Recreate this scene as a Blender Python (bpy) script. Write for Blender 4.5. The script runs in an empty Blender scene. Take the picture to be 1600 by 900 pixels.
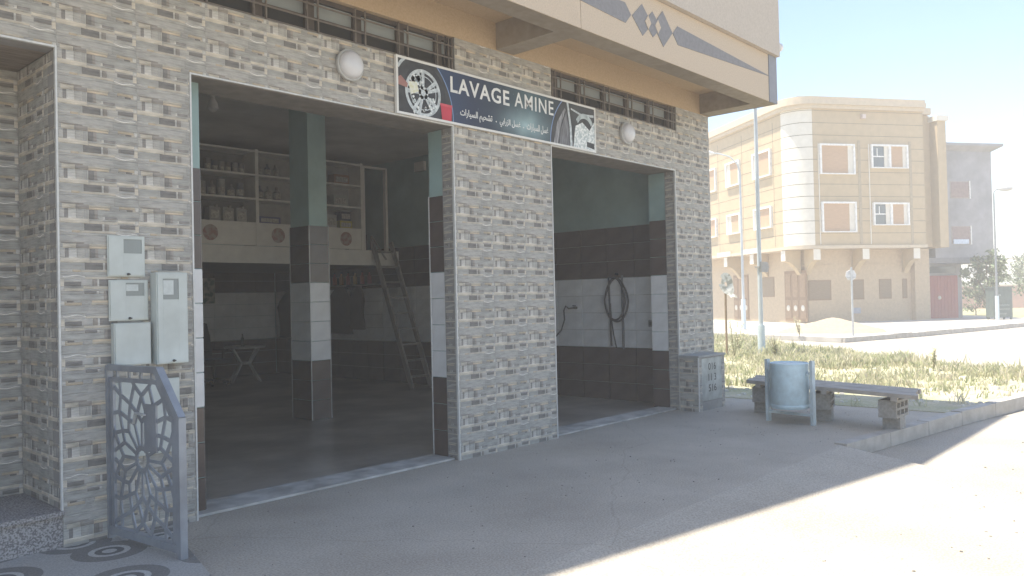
import bpy, bmesh, math, random
from math import sin, cos, pi, radians, sqrt, atan2
from mathutils import Vector, Matrix
random.seed(7)
S = bpy.context.scene
C = S.collection

# ------------------------------------------------------------------ camera
CAM = Vector((0.0, -5.801, 1.6))
R = ((0.67002, -0.00491, 0.74233), (-0.74198, 0.02640, 0.66989), (-0.02289, -0.99964, 0.01404))
cd = bpy.data.cameras.new("camera")
cam = bpy.data.objects.new("camera", cd)
C.objects.link(cam)
cam.matrix_world = Matrix(((R[0][0], -R[0][1], -R[0][2], CAM.x), (R[1][0], -R[1][1], -R[1][2], CAM.y),
                           (R[2][0], -R[2][1], -R[2][2], CAM.z), (0, 0, 0, 1)))
cd.sensor_width = 36.0
cd.lens = 28.2
cd.clip_start = 0.05
cd.clip_end = 3000
S.camera = cam

# ------------------------------------------------------------------ light
SUN_EL, SUN_TO = radians(74), Vector((-0.6, 0.8))
w = bpy.data.worlds.new("World")
S.world = w
w.use_nodes = True
nt = w.node_tree
nt.nodes.clear()
wo = nt.nodes.new("ShaderNodeOutputWorld")
bg = nt.nodes.new("ShaderNodeBackground")
sk = nt.nodes.new("ShaderNodeTexSky")
sk.sky_type = 'NISHITA'
sk.sun_disc = False
sk.sun_elevation = SUN_EL
sk.sun_rotation = atan2(SUN_TO.x, SUN_TO.y)
sk.air_density = 1.15
sk.dust_density = 0.8
sk.ozone_density = 1.8
bg.inputs[1].default_value = 0.092
nt.links.new(sk.outputs[0], bg.inputs[0])
nt.links.new(bg.outputs[0], wo.inputs[0])
ld = bpy.data.lights.new("sun", 'SUN')
ld.energy = 4.0
ld.angle = radians(0.53)
ld.color = (1.0, 0.92, 0.79)
sun = bpy.data.objects.new("sun", ld)
C.objects.link(sun)
sd = Vector((SUN_TO.x * cos(SUN_EL), SUN_TO.y * cos(SUN_EL), sin(SUN_EL)))
sun.rotation_euler = sd.to_track_quat('Z', 'Y').to_euler()
sun.location = (0, 0, 30)
vs = S.view_settings
vs.view_transform = 'Standard'
vs.look = 'None'
vs.exposure = 1.52
vs.gamma = 1.0
S.cycles.max_bounces = 10
S.cycles.diffuse_bounces = 6
S.cycles.volume_bounces = 1
S.cycles.use_denoising = True

# ------------------------------------------------------------------ materials
MATS = {}
def M(name, col, rough=0.7, col2=None, scale=8.0, bump=0.0, bscale=None, metal=0.0, stretch=(1, 1, 1), detail=6,
      lo=0.35, hi=0.65, spec=None, attr=None, big=0.0, bigc=.72, bigst=(1, 1, 1), fine=0.0):
    if name in MATS: return MATS[name]
    m = bpy.data.materials.new(name)
    m.use_nodes = True
    t = m.node_tree
    n, L = t.nodes, t.links
    b = n["Principled BSDF"]
    b.inputs["Roughness"].default_value = rough
    b.inputs["Metallic"].default_value = metal
    if spec is not None: b.inputs["Specular IOR Level"].default_value = spec
    tc = n.new("ShaderNodeTexCoord")
    mp = n.new("ShaderNodeMapping")
    mp.inputs["Scale"].default_value = stretch
    L.new(tc.outputs["Object"], mp.inputs[0])
    col2 = col2 or tuple(c * 0.82 for c in col)
    nz = n.new("ShaderNodeTexNoise")
    nz.inputs["Scale"].default_value = scale
    nz.inputs["Detail"].default_value = detail
    L.new(mp.outputs[0], nz.inputs[0])
    rp = n.new("ShaderNodeValToRGB")
    rp.color_ramp.elements[0].position = lo
    rp.color_ramp.elements[1].position = hi
    rp.color_ramp.elements[0].color = (*col2, 1)
    rp.color_ramp.elements[1].color = (*col, 1)
    L.new(nz.outputs["Fac"], rp.inputs[0])
    out = rp.outputs[0]
    if attr:
        at = n.new("ShaderNodeAttribute")
        at.attribute_name = attr
        mx = n.new("ShaderNodeMix")
        mx.data_type = 'RGBA'
        mx.blend_type = 'MULTIPLY'
        mx.inputs["Factor"].default_value = 1
        L.new(at.outputs["Color"], mx.inputs["A"])
        L.new(out, mx.inputs["B"])
        out = mx.outputs["Result"]
    if big:
        n2 = n.new("ShaderNodeTexNoise")
        n2.inputs["Scale"].default_value = big
        n2.inputs["Detail"].default_value = 5
        n2.inputs["Roughness"].default_value = 0.65
        mp2 = n.new("ShaderNodeMapping")
        mp2.inputs["Scale"].default_value = bigst
        L.new(tc.outputs["Object"], mp2.inputs[0])
        L.new(mp2.outputs[0], n2.inputs[0])
        r2 = n.new("ShaderNodeValToRGB")
        r2.color_ramp.elements[0].position = 0.36
        r2.color_ramp.elements[1].position = 0.62
        r2.color_ramp.elements[0].color = (bigc, bigc * .99, bigc * .975, 1)
        r2.color_ramp.elements[1].color = (1, 1, 1, 1)
        L.new(n2.outputs["Fac"], r2.inputs[0])
        m2 = n.new("ShaderNodeMix")
        m2.data_type = 'RGBA'
        m2.blend_type = 'MULTIPLY'
        m2.inputs["Factor"].default_value = 1
        L.new(out, m2.inputs["A"])
        L.new(r2.outputs[0], m2.inputs["B"])
        out = m2.outputs["Result"]
    if fine:
        n3 = n.new("ShaderNodeTexNoise")
        n3.inputs["Scale"].default_value = fine
        n3.inputs["Detail"].default_value = 3
        L.new(tc.outputs["Object"], n3.inputs[0])
        r3 = n.new("ShaderNodeValToRGB")
        r3.color_ramp.elements[0].position = .38
        r3.color_ramp.elements[0].color = (.80, .79, .78, 1)
        r3.color_ramp.elements[1].position = .60
        r3.color_ramp.elements[1].color = (1.06, 1.06, 1.05, 1)
        L.new(n3.outputs["Fac"], r3.inputs[0])
        m3 = n.new("ShaderNodeMix")
        m3.data_type = 'RGBA'
        m3.blend_type = 'MULTIPLY'
        m3.inputs["Factor"].default_value = 1
        L.new(out, m3.inputs["A"])
        L.new(r3.outputs[0], m3.inputs["B"])
        out = m3.outputs["Result"]
    L.new(out, b.inputs["Base Color"])
    if bump:
        nb = n.new("ShaderNodeTexNoise")
        nb.inputs["Scale"].default_value = bscale or scale * 4
        nb.inputs["Detail"].default_value = 6
        L.new(mp.outputs[0], nb.inputs[0])
        bp = n.new("ShaderNodeBump")
        bp.inputs["Strength"].default_value = bump
        bp.inputs["Distance"].default_value = 0.02
        L.new(nb.outputs["Fac"], bp.inputs["Height"])
        L.new(bp.outputs[0], b.inputs["Normal"])
    MATS[name] = m
    return m

def glass_mat(name, col, rough=0.06):
    m = M(name, col, rough, tuple(c * .8 for c in col), 2.0)
    m.node_tree.nodes["Principled BSDF"].inputs["Specular IOR Level"].default_value = 0.9
    return m

# ------------------------------------------------------------------ mesh builder
class MB:
    def __init__(s):
        s.v, s.f, s.col = [], [], []
    def add(s, vs, fs, c=None):
        o = len(s.v)
        s.v += [tuple(p) for p in vs]
        for f in fs:
            s.f.append(tuple(i + o for i in f))
            s.col.append(c or (1, 1, 1))
        return s
    def hexa(s, p, c=None):      # p: 4 bottom (ccw from above), 4 top
        return s.add(p, [(3, 2, 1, 0), (4, 5, 6, 7), (0, 1, 5, 4), (1, 2, 6, 5), (2, 3, 7, 6), (3, 0, 4, 7)], c)
    def box(s, x0, x1, y0, y1, z0, z1, c=None):
        return s.hexa([(x0, y0, z0), (x1, y0, z0), (x1, y1, z0), (x0, y1, z0),
                       (x0, y0, z1), (x1, y0, z1), (x1, y1, z1), (x0, y1, z1)], c)
    def obox(s, o, a, b, h, c=None):    # origin + three edge vectors (a x b ~ h)
        o, a, b, h = Vector(o), Vector(a), Vector(b), Vector(h)
        return s.hexa([o, o + a, o + a + b, o + b, o + h, o + a + h, o + a + b + h, o + b + h], c)
    def bar(s, p, q, wd, dp, up=(0, 0, 1), c=None):   # beam from p to q
        p, q = Vector(p), Vector(q)
        d = (q - p)
        u = Vector(up)
        x = d.cross(u)
        if x.length < 1e-6: x = d.cross(Vector((1, 0, 0)))
        x.normalize()
        y = x.cross(d).normalized()
        x *= wd / 2
        y *= dp / 2
        return s.hexa([p - x - y, p + x - y, p + x + y, p - x + y, q - x - y, q + x - y, q + x + y, q - x + y], c)
    def cyl(s, p, q, r0, r1=None, n=14, c=None, caps=True):
        r1 = r0 if r1 is None else r1
        p, q = Vector(p), Vector(q)
        d = (q - p).normalized()
        x = d.orthogonal().normalized()
        y = d.cross(x)
        vs = []
        for P, r in ((p, r0), (q, r1)):
            vs += [P + (x * cos(2 * pi * i / n) + y * sin(2 * pi * i / n)) * r for i in range(n)]
        fs = [(i, (i + 1) % n, n + (i + 1) % n, n + i) for i in range(n)]
        if caps: fs += [tuple(range(n))[::-1], tuple(range(n, 2 * n))]
        return s.add(vs, fs, c)
    def tube(s, pts, r, n=8, c=None):
        pts = [Vector(p) for p in pts]
        rs = r if isinstance(r, (list, tuple)) else [r] * len(pts)
        vs, fs = [], []
        prev = None
        for i, p in enumerate(pts):
            d = (pts[min(i + 1, len(pts) - 1)] - pts[max(i - 1, 0)]).normalized()
            x = d.orthogonal() if prev is None else prev - d * prev.dot(d)
            if x.length < 1e-6: x = d.orthogonal()
            x.normalize()
            prev = x
            y = d.cross(x)
            vs += [p + (x * cos(2 * pi * k / n) + y * sin(2 * pi * k / n)) * rs[i] for k in range(n)]
        for i in range(len(pts) - 1):
            for k in range(n):
                a, b = i * n + k, i * n + (k + 1) % n
                fs.append((a, b, b + n, a + n))
        fs += [tuple(range(n))[::-1], tuple(range((len(pts) - 1) * n, len(pts) * n))]
        return s.add(vs, fs, c)
    def lathe(s, prof, o=(0, 0, 0), axis=(0, 0, 1), n=20, c=None):   # prof [(r, h)]
        o, a = Vector(o), Vector(axis).normalized()
        x = a.orthogonal().normalized()
        y = a.cross(x)
        vs = []
        for r, h in prof:
            vs += [o + a * h + (x * cos(2 * pi * i / n) + y * sin(2 * pi * i / n)) * r for i in range(n)]
        fs = []
        for j in range(len(prof) - 1):
            for i in range(n):
                a0, b0 = j * n + i, j * n + (i + 1) % n
                fs.append((a0, b0, b0 + n, a0 + n))
        fs += [tuple(range(n))[::-1], tuple(range((len(prof) - 1) * n, len(prof) * n))]
        return s.add(vs, fs, c)
    def prism(s, poly, h, c=None):   # poly list of 3d points, extruded by vector h
        n = len(poly)
        h = Vector(h)
        P = [Vector(p) for p in poly]
        nrm = sum(((P[i] - P[0]).cross(P[(i + 1) % n] - P[0]) for i in range(1, n - 1)), Vector())
        if nrm.dot(h) < 0: P = P[::-1]
        vs = P + [p + h for p in P]
        fs = [tuple(range(n))[::-1], tuple(range(n, 2 * n))] + [(i, (i + 1) % n, n + (i + 1) % n, n + i) for i in range(n)]
        return s.add(vs, fs, c)
    def quad(s, a, b, c_, d, c=None):
        return s.add([a, b, c_, d], [(0, 1, 2, 3)], c)
    def mesh(s, name, m=None, org=(0, 0, 0), smooth=False):
        me = bpy.data.meshes.new(name)
        o = Vector(org)
        me.from_pydata([tuple(Vector(p) - o) for p in s.v], [], s.f)
        if any(c != (1, 1, 1) for c in s.col):
            at = me.color_attributes.new("Col", 'FLOAT_COLOR', 'CORNER')
            i = 0
            for f, c in zip(s.f, s.col):
                for _ in f:
                    at.data[i].color = (*c, 1)
                    i += 1
        if m: me.materials.append(m)
        if smooth:
            me.polygons.foreach_set('use_smooth', [True] * len(me.polygons))
            try: me.set_sharp_from_angle(angle=radians(40))
            except Exception: pass
        me.update()
        return me
    def build(s, name, m, parent=None, smooth=False, world=True, **k):
        org = (0, 0, 0)
        if parent is not None and world:
            r = parent
            org = Vector()
            while r is not None:
                org += r.location
                r = r.parent
        o = bpy.data.objects.new(name, s.mesh(name, m, org, smooth))
        C.objects.link(o)
        if parent is not None: o.parent = parent
        for a, b in k.items(): o[a] = b
        return o

def put(name, me, loc, rotz=0, parent=None, rot=None):
    o = bpy.data.objects.new(name, me)
    C.objects.link(o)
    if parent is not None:
        o.parent = parent
        r, off = parent, Vector()
        while r is not None:
            off += r.location
            r = r.parent
        o.location = Vector(loc) - off
    else: o.location = loc
    o.rotation_euler = rot or (0, 0, rotz)
    return o
def tag(o, label, cat, group=None):
    o['label'], o['category'] = label, cat
    if group: o['group'] = group
    return o
def thing(name, label, cat, loc=(0, 0, 0), rotz=0, group=None):
    o = bpy.data.objects.new(name, None)
    C.objects.link(o)
    o.location = loc
    o.rotation_euler = (0, 0, rotz)
    o.empty_display_size = 0.1
    return tag(o, label, cat, group)
def struct(o):
    o['kind'] = 'structure'
    return o
def text_mesh(body, size, m, name, parent, loc, rot, sx=1.0, off=0.0, ext=0.001, align='LEFT', width=None, height=None, space=1.0):
    cu = bpy.data.curves.new(name, 'FONT')
    cu.body = body
    cu.size = size
    cu.offset = off
    cu.extrude = ext
    cu.align_x = align
    cu.space_character = space
    cu.resolution_u = 3
    t = bpy.data.objects.new(name, cu)
    C.objects.link(t)
    bpy.context.view_layer.update()
    me = bpy.data.meshes.new_from_object(t.evaluated_get(bpy.context.evaluated_depsgraph_get()))
    bpy.data.objects.remove(t)
    xs = [v.co.x for v in me.vertices]
    ys = [v.co.y for v in me.vertices]
    kx = (width / (max(xs) - min(xs))) if width else sx
    ky = (height / (max(ys) - min(ys))) if height else 1
    x0 = min(xs) if width else 0
    y0 = min(ys) if height else 0
    for v in me.vertices:
        v.co.x = (v.co.x - x0) * kx
        v.co.y = (v.co.y - y0) * ky
    me.materials.clear()
    me.materials.append(m)
    return put(name, me, loc, parent=parent, rot=rot)

# ------------------------------------------------------------------ ground, roads, pavements
conc = M("forecourt_concrete", (.47, .43, .37), .88, (.40, .365, .315), 1.3, .35, 60, lo=.3, hi=.7, big=.7, bigc=.84, fine=70)
roadm = M("pale_dusty_road", (.43, .395, .34), .9, (.36, .33, .285), .8, .2, 30, big=.5, bigc=.84, fine=60)
dirt = M("dry_dirt", (.46, .405, .31), .95, (.37, .325, .245), 2.2, .5, 20)
kerbm = M("kerb_concrete", (.42, .40, .37), .85, (.33, .31, .28), 6, .2, 40)

g = MB()
g.quad((-400, -400, -.16), (600, -400, -.16), (600, 600, -.16), (-400, 600, -.16))
struct(g.build("ground", dirt))
g = MB()
g.quad((-60, -16, -.15), (75, -16, -.15), (75, 70, -.15), (-60, 70, -.15))
struct(g.build("road", roadm))
g = MB()   # level forecourt, its drop at the right end, and the ramp down to the road on the left
g.prism([(-8, -2.55, -.14), (8.5, -2.7, -.14), (11.45, -3.1, -.14), (11.6, 1.2, -.14), (10.2, 1.2, -.14), (10.2, .18, -.14), (-8, .18, -.14)], (0, 0, .14))
g.add([(-8, -2.55, 0), (-8, -3.95, -.170), (8.5, -3.9, -.170), (8.5, -2.7, 0), (8.5, -2.7, -.170), (-8, -2.55, -.170)],
      [(0, 1, 2, 3), (2, 4, 3), (0, 5, 1)])
struct(g.build("forecourt", conc))

waste = [(11.45, -3.1), (13.5, -3.45), (16.6, -3.5), (17.3, -2.9), (19.2, -.6), (22.5, 2.6), (27.0, 8.0), (30, 13), (30, 30), (11.3, 30), (11.0, 1.0), (11.45, 0)]
g = MB()
g.prism([(x, y, -.14) for x, y in waste], (0, 0, .15))
struct(g.build("waste_ground", M("weedy_dry_soil", (.45, .405, .30), .95, (.33, .33, .20), 1.6, .5, 20, fine=40)))

_t = conc.node_tree          # hairline cracks
_n, _L = _t.nodes, _t.links
_tc = _n.new("ShaderNodeTexCoord")
_w = _n.new("ShaderNodeTexNoise")
_w.inputs["Scale"].default_value = 1.7
_L.new(_tc.outputs["Object"], _w.inputs[0])
_mxv = _n.new("ShaderNodeMix")
_mxv.data_type = 'VECTOR'
_mxv.inputs["Factor"].default_value = .25
_L.new(_tc.outputs["Object"], _mxv.inputs["A"])
_L.new(_w.outputs["Color"], _mxv.inputs["B"])
_v = _n.new("ShaderNodeTexVoronoi")
_v.feature = 'DISTANCE_TO_EDGE'
_v.voronoi_dimensions = '2D'
_v.inputs["Scale"].default_value = .42
_L.new(_mxv.outputs["Result"], _v.inputs["Vector"])
_r = _n.new("ShaderNodeValToRGB")
_r.color_ramp.elements[0].position = .0015
_r.color_ramp.elements[0].color = (.86, .85, .84, 1)
_r.color_ramp.elements[1].position = .003
_r.color_ramp.elements[1].color = (1, 1, 1, 1)
_L.new(_v.outputs["Distance"], _r.inputs[0])
_m2 = _n.new("ShaderNodeMix")
_m2.data_type = 'RGBA'
_m2.blend_type = 'MULTIPLY'
_m2.inputs["Factor"].default_value = 1
_bs = _n["Principled BSDF"]
_L.new(_bs.inputs["Base Color"].links[0].from_socket, _m2.inputs["A"])
_L.new(_r.outputs[0], _m2.inputs["B"])
_L.new(_m2.outputs["Result"], _bs.inputs["Base Color"])

# kerb: single stones from the ramp to the street corner and round it
kr = thing("kerb", "raised kerb of pale concrete stones edging the waste ground along the sunny road", "kerb", (8.5, -2.75, 0))
kpts = [(8.5, -2.76), (11.45, -3.16), (13.5, -3.51), (16.6, -3.6), (17.45, -2.95), (19.35, -.65), (22.6, 2.5), (27.1, 7.9)]
for (x0, y0), (x1, y1) in zip(kpts, kpts[1:]):
    Ls = sqrt((x1 - x0) ** 2 + (y1 - y0) ** 2)
    n = max(1, round(Ls / .95))
    ux, uy = (x1 - x0) / Ls, (y1 - y0) / Ls
    for i in range(n):
        a, b = Ls * i / n + .006, Ls * (i + 1) / n - .006
        dz = random.uniform(-.006, .006) + (.04 if x0 > 9 else .02)
        k = MB()
        k.obox((x0 + ux * a, y0 + uy * a, -.145), (ux * (b - a), uy * (b - a), 0), (-uy * .14, ux * .14, 0), (0, 0, .145 + dz))
        k.build("kerb_stone", kerbm, kr)

# pavement in front of the far house
g = MB()
pv = [(28.0, 4.3), (33.0, 3.0), (41.5, 1.4), (47, .6), (56, 8), (50, 45), (37, 30)]
g.prism([(x, y, -.14) for x, y in pv], (0, 0, .16))
struct(g.build("pavement", M("far_pavement", (.46, .44, .40), .9, (.38, .36, .33), 1.5, .1)))
pk = thing("pavement_kerb", "kerb of broken concrete stones round the pavement of the cream corner house", "kerb", (28, 4.2, 0))
for (x0, y0), (x1, y1) in zip(pv[:4], pv[1:4]):
    Ls = sqrt((x1 - x0) ** 2 + (y1 - y0) ** 2)
    n = round(Ls / 1.0)
    ux, uy = (x1 - x0) / Ls, (y1 - y0) / Ls
    for i in range(n):
        a, b = Ls * i / n + .01, Ls * (i + 1) / n - .01
        k = MB()
        k.obox((x0 + ux * a, y0 + uy * a - .12, -.145), (ux * (b - a), uy * (b - a), 0), (-uy * .13, ux * .13, 0), (0, 0, .175 + random.uniform(-.02, .02)))
        k.build("kerb_stone", kerbm, pk)

# patio with ring-patterned pebble tiles (lower left)
def ring_mat():
    m = bpy.data.materials.new("ring_pattern_terrazzo")
    m.use_nodes = True
    t = m.node_tree
    n, L = t.nodes, t.links
    b = n["Principled BSDF"]
    b.inputs["Roughness"].default_value = .6
    tc = n.new("ShaderNodeTexCoord")
    def voro(scale, feature='F1'):
        v = n.new("ShaderNodeTexVoronoi")
        v.voronoi_dimensions = '2D'
        v.inputs["Scale"].default_value = scale
        v.inputs["Randomness"].default_value = .45
        L.new(tc.outputs["Object"], v.inputs["Vector"])
        return v
    v = voro(2.1)
    r = n.new("ShaderNodeValToRGB")
    r.color_ramp.interpolation = 'CONSTANT'
    e = r.color_ramp.elements
    e[0].position, e[0].color = 0, (.44, .44, .42, 1)
    e[1].position, e[1].color = .09, (.13, .13, .13, 1)
    for p, c in ((.18, (.46, .455, .435, 1)), (.26, (.19, .185, .175, 1)), (.47, (.38, .37, .35, 1))):
        x = e.new(p)
        x.color = c
    L.new(v.outputs["Distance"], r.inputs[0])
    nz = n.new("ShaderNodeTexNoise")
    nz.inputs["Scale"].default_value = 90
    L.new(tc.outputs["Object"], nz.inputs[0])
    mx = n.new("ShaderNodeMix")
    mx.data_type = 'RGBA'
    mx.blend_type = 'OVERLAY'
    mx.inputs["Factor"].default_value = .6
    L.new(r.outputs[0], mx.inputs["A"])
    L.new(nz.outputs["Fac"], mx.inputs["B"])
    L.new(mx.outputs["Result"], b.inputs["Base Color"])
    return m
pt = MB()
pt.prism([(-3, .3, .002), (-3, -1.6, .002), (2.22, -1.6, .002), (2.50, -.55, .002), (2.80, .005, .002), (1.95, .3, .002)], (0, 0, .022))
struct(pt.build("patio_floor", ring_mat()))

# ------------------------------------------------------------------ the car wash building
B = thing("car_wash_building", "stone-tiled car wash building with two open garage bays and a jutting tan upper floor", "building", (6.4, 0, 0))
tanm = M("tan_speckled_stucco", (.50, .38, .25), .9, (.44, .33, .21), 60, .25, 90)
tanp = M("pinkish_beige_stucco", (.56, .46, .35), .9, (.49, .40, .30), 60, .35, 80)
upperm = M("upper_grey_beige_stucco", (.52, .46, .39), .9, (.46, .405, .34), 40, .2, 70)
greyr = M("grey_relief_paint", (.235, .23, .235), .85, (.20, .195, .20), 20)
bluegrey = M("blue_grey_corner_paint", (.27, .28, .31), .85, (.24, .25, .28), 10)
soffm = M("beam_grey_beige", (.33, .28, .22), .9, (.28, .235, .18), 12, big=.8)
corem = M("render_grey", (.30, .29, .275), .9)
trimm = M("white_tile_trim", (.62, .62, .60), .35, (.54, .54, .52), 30)
inpaint = M("teal_wall_paint", (.33, .46, .45), .6, (.29, .41, .40), 1.2, .05, 12, big=.6)
white_t = M("white_glazed_tile", (.80, .80, .80), .28, (.74, .74, .74), 3, big=.9)
brown_t = M("dark_brown_glazed_tile", (.115, .088, .080), .26, (.09, .068, .062), 5, big=.9)
ceilm = M("ceiling_plaster", (.70, .665, .61), .9, (.62, .59, .54), 1.1, big=.5)
groutm = M("pale_grout", (.34, .33, .31), .9)

ZO = 3.35        # opening head
X1a, X1b, X2a, X2b, XE, XA = 2.86, 5.60, 7.145, 9.90, 10.90, 1.945
ZT = 4.262
# wall core behind the tiles
wc = MB()
Y0, Y1 = .012, .175
wc.box(-6, XA - 1.5, Y0, Y1, -.1, ZT)                  # beyond the alcove, out of frame
wc.box(XA - 1.5, XA, Y0, Y1, ZO, ZT)
wc.box(XA, X1a, Y0, Y1, -.1, ZO)
wc.box(X1b, X2a, Y0, Y1, -.1, ZO)
wc.box(X2b, XE, Y0, Y1, -.1, ZO)
WL, WR, WB = (2.05, 5.645), (7.185, 9.97), 3.925        # high window strips
wc.box(XA, WL[0], Y0, Y1, ZO, ZT)
wc.box(WL[0], WL[1], Y0, Y1, ZO, WB)
wc.box(WL[1], WR[0], Y0, Y1, ZO, ZT)
wc.box(WR[0], WR[1], Y0, Y1, ZO, WB)
wc.box(WR[1], XE, Y0, Y1, ZO, ZT)
wc.build("facade_wall", corem, B)
# inner frame of each bay (painted/tiled piers standing behind the stone reveals)
pi_ = MB()
pi_.box(1.96, 3.02, .178, .45, -.1, ZO + .2)
pi_.box(X1b + .0125, 7.12, .178, .39, -.1, ZO + .2)
pi_.box(X2b + .0125, 10.3, .178, .45, -.1, ZO + .2)
pi_.box(1.96, 10.3, .178, .45, ZO + .2, WB - .02)
pi_.build("inner_pier", inpaint, B)
# hall shell
sh = MB(); sh.box(10.312, XE - .003, .18, 11.5, -.1, 4.9); sh.build("side_wall", inpaint, B)
sh = MB(); sh.box(1.975, 2.2, .46, 11.5, -.1, 4.9); sh.build("side_wall", inpaint, B)
sh = MB(); sh.box(2.2, 10.31, 11.012, 11.4, -.1, 4.9); sh.build("back_wall", inpaint, B)
sh = MB(); sh.box(1.975, 10.31, .18, 11.4, 4.40, 4.88); sh.build("ceiling", ceilm, B)
fl = MB(); fl.box(2.2, 10.31, .176, 11.0, -.1, .003)
struct(fl.build("garage_floor", M("damp_garage_floor", (.44, .40, .35), .28, (.24, .22, .195), .9, .12, 25, lo=.38, hi=.62, big=1.6)))
thm = M("scraped_cement", (.50, .49, .46), .85, (.30, .29, .27), 5, .2, 40)
for xa, xb, yb in ((2.87, 5.58, .46), (7.16, 9.88, .42)):
    th = MB(); th.prism([(xa, .06, .004), (xb, .06, .004), (xb, yb - .06, .004), (xa, yb, .004)], (0, 0, .02)); th.build("threshold", thm, B)

# --- stone-print wall tiles: every tile an object, cut where openings cut them
TW, TH = .525, .2675
GR, GG, LG = (.32, .313, .30), (.292, .291, .279), (.375, .365, .348)
BE, OR, DK, WH, BR = (.465, .425, .362), (.455, .38, .285), (.165, .158, .153), (.445, .435, .415), (.255, .235, .215)
ST = []
def row(t0, t1, items):
    for it in items:
        u0, u1, c = it[:3]
        a, b = (it[3], it[4]) if len(it) > 4 else (0, 1)
        ST.append((u0 * TW, u1 * TW, TH - (t0 + (t1 - t0) * b), TH - (t0 + (t1 - t0) * a), c))
row(0, .058, [(0, .68, GR, 0, .82), (.68, 1, GG, 0, 1), (.02, .30, BR, .84, 1), (.30, .68, GR, .84, 1)])
row(.058, .090, [(0, .04, GG), (.04, .20, BE), (.20, .36, BR), (.36, .63, BE, 0, .5), (.36, .62, OR, .5, 1), (.63, .74, GR), (.74, .95, OR, 0, .6),
                 (.74, .84, GR, .6, 1), (.84, .92, DK, .6, 1), (.92, .95, BE, .6, 1), (.95, 1, WH)])
row(.090, .155, [(0, .065, GR), (.065, .11, DK), (.11, .205, WH), (.205, .30, LG), (.30, .345, GR), (.345, .36, WH), (.36, .43, DK), (.43, .47, BR), (.47, 1, GG, 0, .68),
                 (.47, .53, GR, .68, 1), (.53, .56, WH, .68, 1), (.56, .71, DK, .68, 1), (.71, 1, GR, .68, 1)])
row(.155, .187, [(0, .36, BE), (.36, .72, GR, 0, .4), (.36, .72, BE, .4, 1), (.72, .95, BE, 0, .65), (.72, .95, GR, .65, 1), (.95, 1, LG)])
row(.187, .235, [(0, .30, GG), (.30, .525, DK), (.525, .55, WH), (.55, .61, BR), (.61, .745, LG), (.745, .95, DK, 0, .6), (.745, .95, GR, .6, 1), (.95, 1, BE)])
row(.235, TH, [(0, .15, WH, 0, .5), (.15, .25, OR, 0, .5), (0, .25, GR, .5, 1), (.25, .70, BE, 0, .5), (.25, .70, GG, .5, 1), (.70, 1, GR)])
rr = random.Random(3)
_mn = (.32, .31, .29)
ST = [s[:4] + (tuple(a * .86 + b * .14 for a, b in zip(s[4], _mn)),) for s in ST]
ST = [s + (rr.uniform(.0012, .0045), rr.uniform(.9, 1.08)) for s in ST]
tilem = M("stone_print_tile", (1.56, 1.53, 1.48), .62, (.95, .95, .92), 16, .35, 60, attr="Col", stretch=(.55, 1, 1.5), lo=.3, hi=.7, big=7, bigc=.76, bigst=(1, 1, 11))
TCACHE = {}
def tile_mesh(u0, u1, v0, v1, flip):
    key = tuple(round(a, 3) for a in (u0, u1, v0, v1)) + (flip,)
    if key in TCACHE: return TCACHE[key]
    b = MB()
    gp = .0003
    b.box(u0 + gp, u1 - gp, -.0095, 0, v0 + gp, v1 - gp, (.30, .295, .28))
    for a0, a1, c0, c1, c, h, k in ST:
        if flip: a0, a1, c0, c1 = TW - a1, TW - a0, TH - c1, TH - c0
        a0, a1, c0, c1 = max(a0, u0 + gp), min(a1, u1 - gp), max(c0, v0 + gp), min(c1, v1 - gp)
        if a1 - a0 < .003 or c1 - c0 < .003: continue
        q, y = .0004, -.0095 - h
        jr = random.Random(int(a0 * 9000) * 131 + int(c0 * 9000))
        jj = lambda m_: jr.uniform(-m_, m_)
        cc = tuple(x * k for x in c)
        P = [(a0 + q, -.0095, c0 + q), (a1 - q, -.0095, c0 + q), (a1 - q, -.0095, c1 - q), (a0 + q, -.0095, c1 - q)]
        e = min(.002, (c1 - c0) * .2, (a1 - a0) * .2)
        sx_, sz_ = min(.014, (a1 - a0) * .2), min(.005, (c1 - c0) * .17)
        P += [(a0 + q + e + abs(jj(sx_)), y + jj(.0008), c0 + q + e + abs(jj(sz_))), (a1 - q - e - abs(jj(sx_)), y + jj(.0008), c0 + q + e + abs(jj(sz_))), (a1 - q - e - abs(jj(sx_)), y + jj(.0008), c1 - q - e - abs(jj(sz_))), (a0 + q + e + abs(jj(sx_)), y + jj(.0008), c1 - q - e - abs(jj(sz_)))]
        b.add(P, [(4, 5, 6, 7), (0, 1, 5, 4), (1, 2, 6, 5), (2, 3, 7, 6), (3, 0, 4, 7)], cc)
    # white vein that waves across the lower right corner of the print
    pts = [(.70 + .03 * i, .012 + .0055 * sin(i * .75 + 1.9)) for i in range(10)]
    if flip: pts = [(1 - u, TH - v) for u, v in pts][::-1]
    for (ua, va), (ub, vb) in zip(pts, pts[1:]):
        xa, xb = max(ua * TW, u0 + gp), min(ub * TW, u1 - gp)
        if xb - xa < .001 or min(va, vb) < v0 + .003 or max(va, vb) > v1 - .003: continue
        y = -.0148
        b.add([(xa, y, va - .002), (xb, y, vb - .002), (xb, y, vb + .0022), (xa, y, va + .0022)], [(0, 1, 2, 3)], (.66, .65, .63))
    me = b.mesh("stone_tile", tilem)
    TCACHE[key] = me
    return me
ZG = -.0375
holes = [(XA - 1.5, XA, -1, ZO), (X1a, X1b, -1, ZO), (X2a, X2b, -1, ZO), (WL[0], WL[1], WB, 9), (WR[0], WR[1], WB, 9)]
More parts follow.
